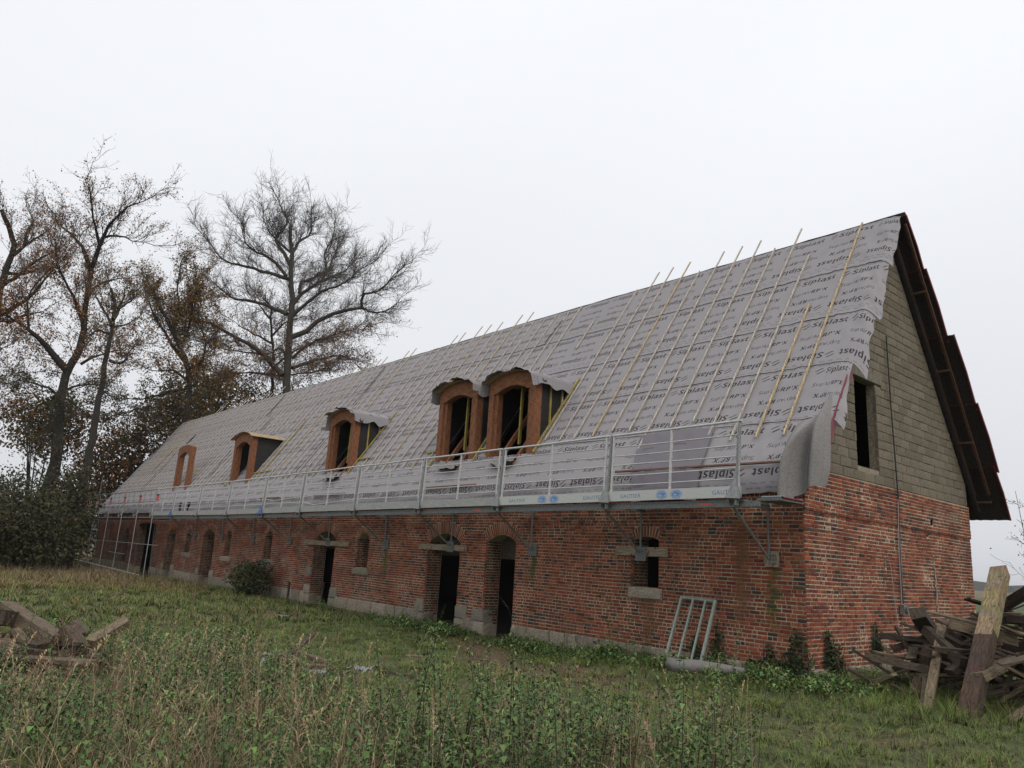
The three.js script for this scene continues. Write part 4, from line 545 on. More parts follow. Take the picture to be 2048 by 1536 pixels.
  for (let k = 0; k < 210; k++) {
    const x = R(1.3, 5.6), z = R(-3.1, 0.25), h = mound(x, z); if (h < 0.12) { continue; } const lev = Math.pow(rnd(), 0.55), y = 0.15 + h * lev, L = R(0.5, 1.7), a = R(0, 6.28), tl = R(-0.55, 0.55), d = V(Math.cos(a), tl, Math.sin(a)).normalize().multiplyScalar(L / 2), A = V(x, y, z).sub(d), B = V(x, y, z).add(d);
    if (Math.min(A.x, B.x) < 0.5 || Math.max(A.z, B.z) > 0.9) continue; const thick = rnd() < 0.25, tone = pick([0, 1, 3, 5, 2, 0, 4, 4]), label = describe(tone, L, thick, (y - 0.15) / 1.5, x, z); if (used.has(label)) continue; used.add(label);
    plankMesh(thick ? 'beam' : 'plank', A, B, thick ? R(0.12, 0.2) : R(0.06, 0.15), thick ? R(0.1, 0.16) : R(0.025, 0.05), W[tone], label, 'loose timber in the heap by the gable');
  }
  const g2 = 'timber heaped in the weeds on the left';
  for (const [n, a, b, w, t, m, l] of [['beam', [-6.43, 0.94, 11.57], [-5.12, 0.57, 11.02], 0.26, 0.22, W[2], 'large squared beam with splintered pale top, left heap'], ['pole', [-6.72, 0.96, 11.46], [-6.15, 0.74, 11.07], 0.07, 0.07, W[3], 'thin black pole behind the large beam, left heap'], ['log', [-6.4, 0.82, 11.85], [-5.82, 0.85, 11.55], 0.22, 0.2, W[1], 'dark log end at the left picture edge'], ['block', [-5.21, 0.74, 10.93], [-4.77, 0.5, 10.79], 0.2, 0.16, W[5], 'brown block right of the large beam, left heap'], ['block', [-5.59, 0.82, 10.79], [-5.35, 0.66, 10.67], 0.15, 0.11, W[0], 'smaller block behind the brown block, left heap'], ['beam', [-5.04, 0.57, 10.66], [-5.52, 0.82, 10.08], 0.14, 0.12, W[4], 'pale brown beam pointing right out of the left heap'],
    ['plank', [-5.05, 0.44, 11.75], [-4.25, 0.43, 10.76], 0.16, 0.05, W[2], 'long plank lying low across the front of the left heap'], ['plank', [-5.16, 0.48, 11.19], [-4.43, 0.4, 10.67], 0.14, 0.05, W[0], 'mossy plank behind the long low plank, left heap'], ['plank', [-5.54, 0.58, 11.66], [-5.09, 0.47, 11.4], 0.16, 0.07, W[0], 'short grey plank under the large beam, left heap'], ['block', [-5.61, 0.71, 11.49], [-5.29, 0.58, 11.39], 0.1, 0.08, W[2], 'small pale block under the large beam, left heap'], ['plank', [-4.43, 0.34, 11.69], [-4.07, 0.15, 11.38], 0.16, 0.06, W[2], 'grey plank half sunk in weeds, lowest of the left heap'], ['plank', [-5.4, 0.57, 11.45], [-5.06, 0.55, 11.22], 0.16, 0.07, W[1], 'dark short plank in the middle of the left heap'], ['board', [-4.6, 0.36, 11.26], [-4.25, 0.27, 10.9], 0.2, 0.04, W[2], 'broad grey board among dead leaves, left heap']]) plankMesh(n, V(...a), V(...b), w, t, m, l, g2);
  for (let k = 0; k < 40; k++) { const x = R(-7.2, -4.6), z = R(10.6, 12.3), y = 0.28 + R(0, 0.32), L = R(0.4, 1.2), a = R(0, 6.28), d = V(Math.cos(a), R(-0.15, 0.15), Math.sin(a)).normalize().multiplyScalar(L / 2); const i = pick([0, 1, 3, 5]), label = `${L < 0.7 ? 'short' : 'long'} ${toneWord[i]} plank ${y < 0.42 ? 'low' : 'high'} in the left heap, ${x < -6.2 ? 'far side' : x < -5.4 ? 'middle' : 'near side'} ${z > 11.5 ? 'towards the picture edge' : 'towards the barn'}`; if (used.has(label)) continue; used.add(label); plankMesh('plank', V(x, y, z).sub(d), V(x, y, z).add(d), R(0.08, 0.16), R(0.04, 0.09), W[i], label, 'buried planks of the left heap'); }
  for (const [n, a, b, w, t, m, l] of [['plank', [-5.32, 0.2, 7.54], [-5.46, 0.6, 6.95], 0.13, 0.03, W[1], 'dark plank sticking up from the small rubbish heap'], ['board', [-5.37, 0.08, 7.89], [-5.45, 0.32, 7.78], 0.11, 0.02, MAT.aluminium, 'small white board tilted in the small rubbish heap'], ['beam', [-5.31, 0.3, 7.3], [-4.71, 0.2, 7.01], 0.12, 0.08, W[2], 'grey beam lying on the small rubbish heap'], ['block', [-5.1, 0.25, 7.55], [-4.84, 0.18, 7.47], 0.14, 0.1, W[4], 'pale block under the grey beam, small rubbish heap'], ['lath', [-4.83, 0.2, 7.45], [-4.41, 0.2, 7.08], 0.08, 0.02, W[2], 'flat lath at the right of the small rubbish heap'], ['board', [-5.46, 0.28, 7.85], [-5.4, 0.26, 7.5], 0.12, 0.03, W[4], 'pale board at the left of the small rubbish heap'], ['plank', [-2.9, 0.32, 7.0], [-2.5, 0.3, 6.8], 0.08, 0.04, W[1], 'dark plank lying in the nettles'], ['lath', [-3.9, 0.4, 6.0], [-3.55, 0.42, 5.9], 0.06, 0.02, W[4], 'pale slat lying on the nettles']]) plankMesh(n, V(...a), V(...b), w, t, m, l, 'rubbish in the middle of the yard');
  const sh = sheet(steps(0, 1, 0.08), steps(0, 1, 0.1), (u, v) => [u * 0.55 - 0.27, 0.07 * n2(u * 4, v * 4) + 0.08, v * 0.4 - 0.2 + 0.05 * n2(u * 3, v)], (u, v) => [u, v]); for (const [x, y, z, r, l] of [[-3.7, 0.22, 7.0, 0.4, 'crumpled white plastic sheet in the nettles'], [-4.2, 0.12, 7.5, 1.2, 'crumpled white plastic scrap beside the small rubbish heap'], [-14.6, 0.0, 3.3, 0.9, 'pale plastic scrap lying on the grass']]) { const m = meshOf('plastic_sheet', sh, M(0.24, 0.26, 0.28, 0.5), scene); m.position.set(x, y, z); m.rotation.y = r; m.scale.setScalar(0.6); tag(m, l, 'plastic', 'plastic scraps'); }
}
const SKELETON = {   // main limbs of the six large trees: [radius at the root of the limb, [[across, height] ...]] in metres
  bare: { x: -53.4, z: -12.6, a: 1.164, limbs: [[0.55,[[0.0,14.9],[-0.2,17.2],[-0.4,20.1],[-0.5,22.2],[-0.5,23.3],[-0.9,25.1],[-1.0,26.5],[-1.1,27.8],[-1.4,29.1],[-1.5,30.5]]],[0.2,[[-0.8,22.0],[-2.0,22.6],[-3.5,23.0],[-4.8,23.2],[-5.8,23.3],[-6.7,24.1],[-7.6,24.8]]],[0.18,[[-1.0,25.3],[-1.7,25.4],[-2.8,25.8],[-4.0,26.0],[-5.2,26.3],[-6.3,26.5],[-7.1,26.9],[-8.2,28.2],[-9.1,29.1]]],[0.17,[[-1.3,25.5],[-2.2,26.5],[-3.5,27.2],[-4.7,27.6],[-5.3,28.2],[-5.3,29.1],[-5.8,29.9]]],[0.2,[[-1.0,26.5],[-1.7,27.7],[-2.5,28.6],[-2.7,29.2],[-2.2,30.0],[-1.8,31.0],[-2.4,32.1],[-3.0,33.2]]],[0.16,[[-1.1,27.8],[-0.6,29.3],[0.2,30.3],[0.3,31.3],[0.1,32.8]]],[0.2,[[-0.4,23.1],[0.0,24.1],[0.8,25.1],[1.8,26.3],[2.8,27.1],[3.7,27.8],[4.5,29.0],[5.0,29.7]]],[0.17,[[-0.0,24.2],[0.0,25.7],[0.7,26.3],[1.4,27.0],[2.4,28.1],[2.6,29.6],[2.9,30.6],[3.0,31.9]]],[0.17,[[-0.3,22.0],[0.4,22.8],[1.3,23.7],[2.2,24.4],[3.2,24.8],[4.1,25.5],[4.8,26.3],[6.0,27.1]]],[0.26,[[-0.2,20.0],[0.8,20.5],[1.7,21.5],[2.7,22.2],[3.9,22.8],[5.0,23.2],[5.5,23.3],[6.3,22.9],[7.5,23.1],[8.5,24.0]]],[0.14,[[5.5,23.3],[5.3,24.2],[6.4,24.5],[7.1,25.0],[7.7,25.9],[8.6,26.8]]],[0.14,[[0.1,18.1],[0.9,19.0],[1.8,19.7],[2.7,19.9],[4.0,20.6],[5.9,20.9]]],[0.16,[[0.2,17.2],[1.3,18.0],[2.8,18.9],[4.1,19.6],[5.5,19.5],[6.2,19.0]]],[0.27,[[-0.5,16.5],[-1.3,17.2],[-2.3,18.1],[-3.6,18.7],[-5.0,19.1],[-6.2,19.6],[-7.4,19.8],[-8.5,19.8],[-9.3,20.4]]],[0.15,[[-0.5,18.5],[-1.1,19.0],[-1.6,18.8],[-2.2,18.2]]],[0.12,[[-1.1,27.8],[-1.9,28.4],[-3.1,29.5],[-3.8,30.6],[-4.1,31.6]]],[0.12,[[1.8,26.3],[2.1,27.6],[1.8,29.0],[2.3,30.6],[2.3,32.2]]]] },
  t1: { x: -53.0, z: 3.7, a: 1.409, limbs: [[0.5,[[0.0,7.7],[-0.4,11.4],[-0.3,13.4],[0.1,15.0],[0.1,16.9],[-0.1,19.2],[-0.1,20.5],[-0.1,21.4]]],[0.2,[[-0.1,21.0],[-1.0,23.1],[-1.8,24.1],[-2.8,25.0],[-3.2,25.6]]],[0.2,[[-0.1,21.4],[0.2,23.4],[0.6,24.4],[1.4,25.4],[2.4,26.0]]],[0.13,[[0.1,22.8],[-0.7,24.6],[-1.2,26.0]]],[0.3,[[-0.4,13.4],[-2.0,14.9],[-3.1,15.7],[-3.9,16.1],[-4.9,16.5]]],[0.12,[[0.4,14.0],[1.2,14.6],[2.0,15.1],[3.0,15.4]]],[0.14,[[0.1,16.9],[-0.9,18.8],[-1.8,20.0],[-2.5,21.5],[-2.5,23.4]]],[0.13,[[-0.1,19.2],[0.7,20.6],[1.5,21.4],[2.5,22.0]]],[0.12,[[-0.3,11.4],[-1.4,11.8],[-2.5,11.9],[-3.4,11.5]]],[0.12,[[-0.3,11.9],[0.5,12.4],[1.6,12.5]]],[0.1,[[0.2,23.4],[1.2,23.7],[2.2,23.4],[3.0,23.5]]],[0.1,[[-3.1,15.7],[-3.5,18.3],[-2.7,20.1],[-2.1,21.6]]]] },
  t0: { x: -58.5, z: 7.1, a: 1.474, limbs: [[0.55,[[0.0,8.0],[-1.0,14.7],[-1.5,19.8],[-1.4,21.0],[-1.2,23.0],[-1.7,24.3],[-2.5,25.8]]],[0.18,[[-1.2,22.4],[-0.6,23.6],[0.1,24.5],[0.7,25.4]]],[0.16,[[-0.6,23.6],[-0.6,25.2],[-0.4,26.3],[-0.7,27.1]]],[0.18,[[-1.5,19.8],[-0.5,20.8],[0.3,21.8],[1.6,22.8]]],[0.15,[[-1.4,21.0],[-0.1,21.4],[0.9,22.3]]],[0.2,[[-1.3,17.5],[-0.3,18.6],[0.4,19.6],[1.3,21.6],[2.0,23.2]]],[0.18,[[-1.2,17.3],[-0.3,17.3],[0.5,18.0],[1.5,18.4]]]] },
  t2: { x: -47.7, z: 2.7, a: 1.376, limbs: [[0.34,[[0.0,7.4],[-0.0,10.3],[-0.1,14.1],[-0.1,16.0],[-0.2,17.5],[-0.6,18.6]]],[0.14,[[-0.1,16.4],[0.1,17.3],[0.3,18.8],[0.2,19.4]]],[0.12,[[-0.1,15.9],[-0.6,16.9],[-1.3,17.9],[-1.7,18.7]]],[0.12,[[0.1,13.6],[0.7,13.5],[1.1,13.8],[1.1,14.2],[1.6,14.8]]],[0.1,[[0.1,17.3],[0.6,17.9],[1.1,18.9]]],[0.1,[[-0.2,15.4],[-0.9,15.5],[-1.3,15.1]]],[0.09,[[-0.1,15.9],[0.6,16.1],[1.2,16.6]]]] },
  t3: { x: -54.1, z: -4.9, a: 1.279, limbs: [[0.4,[[0.0,11.4],[-0.5,15.7],[-1.3,17.1],[-2.1,18.5],[-3.3,20.4],[-4.1,21.6]]],[0.18,[[-0.5,15.7],[-1.7,17.2],[-2.7,18.7],[-3.6,19.9],[-5.0,22.9]]],[0.16,[[-0.5,15.5],[0.4,16.1],[0.6,16.8],[0.5,18.0],[-0.1,19.3]]],[0.14,[[-2.1,18.5],[-1.9,20.4],[-2.3,22.2],[-2.3,23.8]]],[0.13,[[-1.3,17.1],[-0.9,19.0],[-0.9,20.9],[-0.6,22.9]]],[0.12,[[-0.4,14.6],[-1.6,15.2],[-2.7,14.9],[-3.5,15.0]]],[0.13,[[-1.9,20.4],[-1.3,21.8],[0.2,22.5]]],[0.12,[[-0.3,13.9],[-1.9,13.3],[-3.6,12.8],[-5.4,12.7]]],[0.12,[[-0.2,13.3],[-2.0,12.3],[-4.0,11.6],[-5.4,11.1]]],[0.1,[[-0.3,14.2],[0.9,14.4],[2.0,15.0]]],[0.1,[[-0.1,12.4],[-1.5,11.0],[-4.0,10.0]]]] },
  t4: { x: -61.2, z: -14.5, a: 1.182, limbs: [[0.3,[[0.0,16.6],[-0.4,20.4],[-1.0,23.6],[-1.1,24.8],[-2.0,25.7]]],[0.13,[[-0.5,21.2],[-2.1,22.1],[-3.7,23.1],[-5.0,24.0]]],[0.13,[[-0.3,19.7],[-2.0,20.2],[-3.7,20.3],[-5.5,20.5]]],[0.13,[[-0.2,18.9],[1.2,20.4],[2.9,21.6],[4.3,22.3]]],[0.12,[[-0.7,22.0],[0.2,23.8],[1.4,24.8],[2.7,25.5]]],[0.12,[[-0.1,18.1],[-2.0,18.2],[-4.1,18.0],[-6.2,18.0]]],[0.12,[[-0.1,18.1],[1.5,18.2],[3.2,18.4],[5.3,19.2]]],[0.12,[[-1.0,23.6],[-2.1,24.5],[-2.9,25.2]]]] },
};
// ---------------------------------------------------------------- trees
const barkGrey = M(0.105, 0.093, 0.08, 0.95, { map: barkTex }), barkDark = M(0.06, 0.05, 0.043, 0.95, { map: barkTex }), twigMat = M(0.075, 0.062, 0.054, 0.95), twigPale = M(0.11, 0.095, 0.085, 0.95);
const leafMat = new THREE.MeshStandardMaterial({ vertexColors: true, roughness: 0.8, side: THREE.DoubleSide });
const fieldRnd = (dir, a) => { const q = V(R(-1, 1), R(-1, 1), R(-1, 1)); return dir.clone().addScaledVector(q, a).normalize(); };
function leafQuad(g, P, size, tone) {
  const n = V(R(-1, 1), R(-0.2, 1), R(-1, 1)).normalize(), s = V(R(-1, 1), R(-1, 1), R(-1, 1)).cross(n).normalize(), t = V().crossVectors(n, s), a = size * R(0.6, 1.2), b = a * R(0.5, 0.8); g.tint = tone;
  const k = g.count, f = 0.25 * b; for (const [i, j, l] of [[0, -1, 0], [0.55, 0, f], [0, 1, 0], [-0.55, 0, f]]) { const x = P.x + s.x * i * b + t.x * j * a * 0.6 + n.x * l, y = P.y + s.y * i * b + t.y * j * a * 0.6 + n.y * l, z = P.z + s.z * i * b + t.z * j * a * 0.6 + n.z * l; g.v(x, y, z, n.x, n.y, n.z, i, j); } g.i.push(k, k + 1, k + 2, k, k + 2, k + 3);
}
function twigs(B, start, dir, len, rad, level, o, L) {
  const n = level === 0 ? 5 : level === 1 ? 3 : 2, pts = [start], d = dir.clone(), P = start.clone();
  for (let k = 0; k < n; k++) { d.copy(fieldRnd(d, level === 0 ? 0.38 : 0.3)); d.y += o.rise * (level + 1); d.normalize(); P.addScaledVector(d, len / n); pts.push(P.clone()); }
  B.tube(pts, pts.map((_, k) => Math.max(o.thin, rad * (1 - (0.75 * k) / n))), level === 0 ? 5 : 3);
  if (L && level >= 1) { const p = o.leaf(P.y); for (let k = 0, m = p * (level === 1 ? 0.7 : 1) * o.leaves; k < m || rnd() < m - k; k++) { if (k > 40) break; leafQuad(L, pts[1 + Math.floor(rnd() * (pts.length - 1))].clone().add(V(R(-0.22, 0.22), R(-0.2, 0.2), R(-0.22, 0.22))), o.leafSize, o.tone(P.y)); } }
  if (level < o.levels) { const m = level === 0 ? o.kids[0] : o.kids[1]; for (let k = 0; k < m; k++) { const f = (k + R(0.3, 1)) / m, i = Math.min(n - 1, Math.floor(f * n)), q = pts[i].clone().lerp(pts[i + 1], f * n - i); const side = fieldRnd(V().subVectors(pts[i + 1], pts[i]).normalize(), 0.95); twigs(B, q, side, len * R(0.4, 0.62), rad * 0.55, level + 1, o, L); } }
}
function growTree(name, label, sk, bark, tw, o) {
  const T = thing(name, label, 'tree', [sk.x, -0.3, sk.z], sk.a, 'tall trees beyond the far end of the barn'), trunk = new Geo(), B = new Geo(), L = o.leaves ? new Geo() : null, known = [], cx0 = sk.limbs[0][1].at(-1)[0], cy0 = mix(sk.limbs[0][1][0][1], sk.limbs[0][1].at(-1)[1], 0.45);
  sk.limbs.forEach(([r, pts], idx) => {
    let z0 = 0; const p0 = pts[0]; if (idx) { let best = 1e9; for (const q of known) { const d = Math.hypot(q.x - p0[0], q.y - p0[1]); if (d < best) { best = d; z0 = q.z; } } }
    const spread = idx ? R(-0.85, 0.85) : 0, c = []; let run = 0;
    if (!idx && p0[1] > 0.2) { c.push(V(p0[0] - 0.1, 0, 0)); c.push(V(p0[0] + 0.05, p0[1] * 0.5, 0.05)); }
    pts.forEach((q, k) => { if (k) run += Math.hypot(q[0] - pts[k - 1][0], q[1] - pts[k - 1][1]); c.push(V(q[0], q[1] + 0.3, z0 + spread * run * (1 - 0.02 * run) + (idx ? 0.25 * n2(run, idx) : 0))); });
    const curve = new THREE.CatmullRomCurve3(c), len = curve.getLength(), n = Math.max(6, Math.round(len / 0.7)), P = curve.getSpacedPoints(n); P.forEach((q, k) => { if (k && k < n) q.add(V(R(-0.06, 0.06), R(-0.06, 0.06), R(-0.06, 0.06))); });
    known.push(...P); const taper = idx ? 0.85 : 0.72; trunk.tube(P, P.map((_, k) => Math.max(0.02, r * (1 - (taper * k) / n) * (idx || k ? 1 : 1.25))), idx ? 6 : 10);
    const from = idx ? 0.1 : o.bareTrunk ?? 0.5; for (let s = from * len; s < len; s += o.step * R(0.6, 1.4)) { const f = s / len, q = curve.getPointAt(Math.min(1, f)), t = curve.getTangentAt(Math.min(1, f)); twigs(B, q, fieldRnd(t, 0.8).addScaledVector(V(q.x - cx0, (q.y - cy0) * 0.8, q.z).normalize(), 0.55).normalize(), o.reach * R(0.6, 1.25) * (1 - 0.35 * f) * (idx ? 1 : 1.1), Math.min(0.032, r * 0.3), 0, o, L); }
    twigs(B, P[n].clone(), curve.getTangentAt(1), o.reach, 0.03, 0, o, L);
  });
  trunk.build('trunk', bark, T); B.build('branches', tw, T); if (L) L.build('leaves', leafMat, T); return T;
}
const rust = [[0.28, 0.115, 0.03], [0.22, 0.092, 0.027], [0.33, 0.15, 0.036], [0.17, 0.08, 0.028]], olive = [[0.045, 0.048, 0.016], [0.06, 0.055, 0.018], [0.085, 0.06, 0.02], [0.035, 0.04, 0.015]], ochre = [[0.22, 0.115, 0.028], [0.17, 0.1, 0.028], [0.26, 0.135, 0.03], [0.11, 0.073, 0.022]];
const base = { levels: 2, kids: [6, 6], rise: 0.05, thin: 0.0075, step: 0.55, reach: 2.6, leafSize: 0.14, leaves: 0 };
rnd = rngFrom(101);
growTree('bare_tree', 'large leafless grey-barked tree with a wide rounded crown above the ridge', SKELETON.bare, barkGrey, twigPale, { ...base, bareTrunk: 0.5, step: 0.36, reach: 2.9, kids: [8, 7], leaves: 0.03, leaf: (y) => (y < 22 ? 0.8 : 0), tone: () => jig(pick(rust), 0.2) });
growTree('tall_tree', 'tall forked tree with rust leaves clinging low in its crown', SKELETON.t1, barkDark, twigMat, { ...base, bareTrunk: 0.3, leaves: 2.6, leaf: (y) => 0.1 + 1.1 * ss(25, 18, y) , tone: (y) => jig(y < 13.5 ? pick(olive) : pick(rust), 0.25) });
growTree('tall_tree', 'tall tree cut by the left picture edge, bare on top', SKELETON.t0, barkDark, twigMat, { ...base, bareTrunk: 0.35, leaves: 2.2, leaf: (y) => 0.03 + 1.1 * ss(22, 17, y), tone: () => jig(pick(rust), 0.25) });
growTree('tall_tree', 'slim leaning tree with a nearly bare top, just left of the roof', SKELETON.t2, barkDark, twigMat, { ...base, bareTrunk: 0.6, reach: 1.7, leaves: 1.6, leaf: (y) => 0.4 * ss(21, 15, y) + 0.1, tone: () => jig(pick(ochre), 0.25) });
growTree('tall_tree', 'ochre-leaved tree between the slim one and the bare one', SKELETON.t3, barkDark, twigMat, { ...base, bareTrunk: 0.3, leaves: 5.2, leaf: (y) => 0.35 + 0.8 * ss(27, 20, y), tone: (y) => jig(y < 15 && rnd() < 0.6 ? pick(olive) : pick(ochre), 0.25) });
growTree('tall_tree', 'thin half-bare tree standing behind the big leafless one', SKELETON.t4, barkDark, twigMat, { ...base, bareTrunk: 0.3, leaves: 4.2, leaf: (y) => 0.2 + 0.9 * ss(25, 17, y), tone: (y) => jig(y < 18 ? pick(olive) : pick(ochre), 0.25) });

// bushes and low crowns: a leaf cloud of clumps on stems
const uneven = (q, k) => 1 + 0.32 * n3(q.x * 1.7 + k, q.y * 1.7, q.z * 1.7) + 0.18 * n3(q.x * 4.2, q.y * 4.2 + k, q.z * 4.2);
function bush(name, label, at, rx, ry, n, size, tonesList, group, category = 'bush', lowest = 0.1, gaps = 0.0) {
  const T = thing(name, label, category, [at[0], height(at[0], at[2]) - 0.05, at[2]], 0, group), L = new Geo(), S = new Geo(), seed = R(0, 50), cy = ry * 0.95 + lowest;
  for (let k = 0; k < 9; k++) { const a = R(0, 6.28), top = V(Math.cos(a) * rx * R(0.2, 0.7), cy + ry * R(-0.1, 0.6), Math.sin(a) * rx * R(0.2, 0.7)); S.tube([V(R(-0.1, 0.1) * rx, 0, R(-0.1, 0.1) * rx), V(top.x * 0.35, top.y * 0.45, top.z * 0.35), top], [0.035 * ry, 0.022 * ry, 0.006 * ry], 4); }
  let made = 0; for (let tries = 0; made < n && tries < n * 6; tries++) {
    const q = V(R(-1, 1), R(-1, 1), R(-1, 1)), l = q.length(); if (l > 1 || l < 0.05) continue; const u = q.clone().divideScalar(l), rr = uneven(u, seed), depth = Math.pow(rnd(), 0.4); const p = u.clone().multiplyScalar(depth * rr);
    if (n3(p.x * 3.1 * rx * 0.5 + seed, p.y * 3.1 * ry * 0.5, p.z * 3.1) < gaps - 0.35) continue; const P = V(p.x * rx, cy + p.y * ry, p.z * rx); if (P.y < 0.02) continue; leafQuad(L, P, size, jig(pick(tonesList), 0.25)); made++;
  }
  S.build('stems', barkDark, T); L.build('leaves', leafMat, T); return T;
}
const dusk = [[0.04, 0.04, 0.014], [0.052, 0.05, 0.017], [0.075, 0.058, 0.02], [0.03, 0.032, 0.012]], mid = [[0.04, 0.052, 0.018], [0.052, 0.062, 0.02], [0.03, 0.04, 0.014]], pureRust = [...rust, ...ochre];
rnd = rngFrom(202);
const hedgeGroup = 'thicket beyond the far end of the barn';
for (const [x, z, rx, ry, n, t, l] of [[-39, 10.5, 3.2, 2.6, 9000, dusk, 'dark evergreen bush at the left picture edge'], [-41, 6.3, 2.8, 2.3, 8000, dusk, 'dark bush in front of the thicket, left of the scaffold'], [-47, 9.5, 3.2, 3.3, 8000, dusk, 'taller dark bush at the back of the thicket'], [-45, 3.9, 1.7, 3.4, 6500, dusk, 'narrow upright dark bush close to the scaffold'], [-52, 5.5, 3, 3.4, 7000, mid, 'olive bush behind the scaffold'], [-57, 1.0, 3, 2.9, 6000, dusk, 'dark bush beyond the barn corner']]) bush('bush', l, [x, 0, z], rx, ry, n, 0.17, t, hedgeGroup, 'bush', 0.2, -0.1);
for (const [x, z, rx, ry, n, t, low, l] of [[-61, -9, 5.5, 5.2, 17000, [...olive, ...ochre], 8, 'broad olive and rust crown low behind the far roof end'], [-60, -16, 4.5, 4, 11000, [...dusk, ...olive], 9.5, 'dark olive crown behind the roof left of the bare tree'], [-64, -3, 4, 4.6, 10000, [...olive, ...rust], 3.5, 'rusty low crown filling the gap left of the roof'], [-56, -20, 3.6, 3.2, 7000, [...dusk, ...olive], 12, 'dark crown behind the base of the bare tree'], [-62, -30, 2.6, 2.4, 4500, rust, 14.5, 'rust-red crown top showing above the ridge right of the bare tree'], [-66, 2.5, 3.4, 3, 6000, [...olive, ...ochre], 8.5, 'drooping olive crown behind the forked tree']]) bush('low_tree', l, [x, 0, z], rx, ry, n, 0.24, t, 'lower trees behind the barn', 'tree', low, 0.05);
bush('bush', 'round green bush at the foot of the wall between doorways', [-23, 0, 0.95], 0.85, 0.75, 3800, 0.09, mid, 'shrubs along the wall', 'bush', 0.05, -0.1);
{ // far wood: reads as one mass
  const B = new Geo(), o = { ...base, levels: 1, kids: [6, 3], thin: 0.02, reach: 2.6 }; B.tube([V(0, 0, 0), V(0.1, 5, 0), V(0, 11, 0.2)], [0.25, 0.18, 0.05], 5); for (let k = 0; k < 46; k++) { const y = R(2, 11); twigs(B, V(0, y, 0), V(R(-1, 1), R(0.3, 1), R(-1, 1)).normalize(), R(2, 4.2) * (1.1 - y / 16), 0.05, 0, o, null); }
  const im = new THREE.InstancedMesh(B.geometry(), M(0.13, 0.1, 0.085, 1), 130), m = new THREE.Matrix4(), q = new THREE.Quaternion(); for (let k = 0; k < 130; k++) { const x = R(-150, -105), z = R(-60, 60), s = R(0.55, 0.95); im.setMatrixAt(k, m.compose(V(x, -0.8, z), q.setFromAxisAngle(V(0, 1, 0), R(0, 6.28)), V(s * 1.2, s, s * 1.2))); }
  im.name = 'far_wood'; Object.assign(im.userData, { kind: 'stuff', label: 'grey leafless wood in the distance beyond the field', category: 'wood' }); add(im, scene);
}
{ // sapling by the gable
  const T = thing('sapling', 'thin leafless sapling at the right picture edge', 'tree', [-0.15, 0.2, -15.4]), B = new Geo(), o = { ...base, levels: 1, kids: [5, 3], thin: 0.005, reach: 0.8, leaves: 0.8, leaf: (y) => ss(2.5, 4.5, y), leafSize: 0.07, tone: () => jig(pick(ochre), 0.2) }, L = new Geo(); const P = [V(0, 0, 0), V(0.02, 1.5, 0), V(-0.12, 3.2, 0), V(-0.3, 5.1, 0)];
  const c = new THREE.CatmullRomCurve3(P); new Geo().tube(c.getPoints(12), c.getPoints(12).map((_, k) => 0.028 - k * 0.0018), 5).build('trunk', barkDark, T); for (let k = 0; k < 22; k++) { const f = R(0.2, 1), q = c.getPointAt(f); twigs(B, q, V(R(-1, 1), R(0.2, 1.2), R(-1, 1)).normalize(), R(0.5, 1.3) * (1.2 - f), 0.009, 0, o, L); } B.build('branches', twigMat, T); L.build('leaves', leafMat, T);
}
// ivy on the brickwork
rnd = rngFrom(303);
function ivy(label, onGable, u, y0, y1, w, n) {
  const T = thing('ivy', label, 'ivy', onGable ? [GX + 0.02, y0, -u] : [u, y0, 0.02], 0, 'ivy climbing the near corner'), L = new Geo(), S = new Geo(), h = y1 - y0, P = (a, y, o) => (onGable ? V(o, y, -a) : V(a, y, o));
  for (let k = 0; k < 5; k++) { const a = R(-w, w) * 0.6; S.tube([P(a, -0.15, 0.03), P(a + R(-0.08, 0.08), h * 0.4, 0.02), P(a * 0.5 + R(-0.05, 0.05), h * R(0.6, 0.95), 0.015)], [0.012, 0.008, 0.004], 4); }
  for (let k = 0; k < n; k++) { const strand = Math.floor(rnd() * 6), sx = w * 1.3 * n2(strand * 7.1, u * 3.3), st = 0.35 + 0.65 * Math.abs(n2(strand * 3.7, u * 5 + 2)), f = Math.pow(rnd(), 1.5) * st, ww = w * (0.5 - 0.35 * f) * (0.5 + 0.9 * Math.abs(n2(f * 7, u * 7 + strand))), a = sx * (1 - 0.4 * f) + R(-ww, ww) + 0.12 * n2(f * 3, u + strand); leafQuad(L, P(a, f * h, R(0.02, 0.13) * (1 - 0.5 * f)), R(0.05, 0.085), jig(pick([[0.018, 0.03, 0.012], [0.03, 0.045, 0.015], [0.05, 0.075, 0.02]]), 0.3)); }
  S.build('stems', barkDark, T); L.build('leaves', leafMat, T);
}
ivy('ivy clump climbing the very corner of the barn', false, 0.0, 0.15, 1.4, 0.26, 620); ivy('broad low ivy clump left of the barn corner', false, -0.6, 0.12, 0.95, 0.5, 1100); ivy('slender ivy strand right of the leaning frame', false, -1.74, 0.2, 1.3, 0.12, 240); ivy('ivy strand behind the bars of the leaning frame', false, -2.24, 0.2, 1.05, 0.1, 160);
ivy('ivy clump on the gable just right of the corner', true, 0.8, 0.15, 1.35, 0.45, 1000); ivy('separate ivy tuft high on the gable beside the corner clump', true, 2.75, 0.5, 1.4, 0.3, 420); ivy('withered ivy on the gable plinth', true, 2.1, 0.05, 0.5, 0.5, 160);

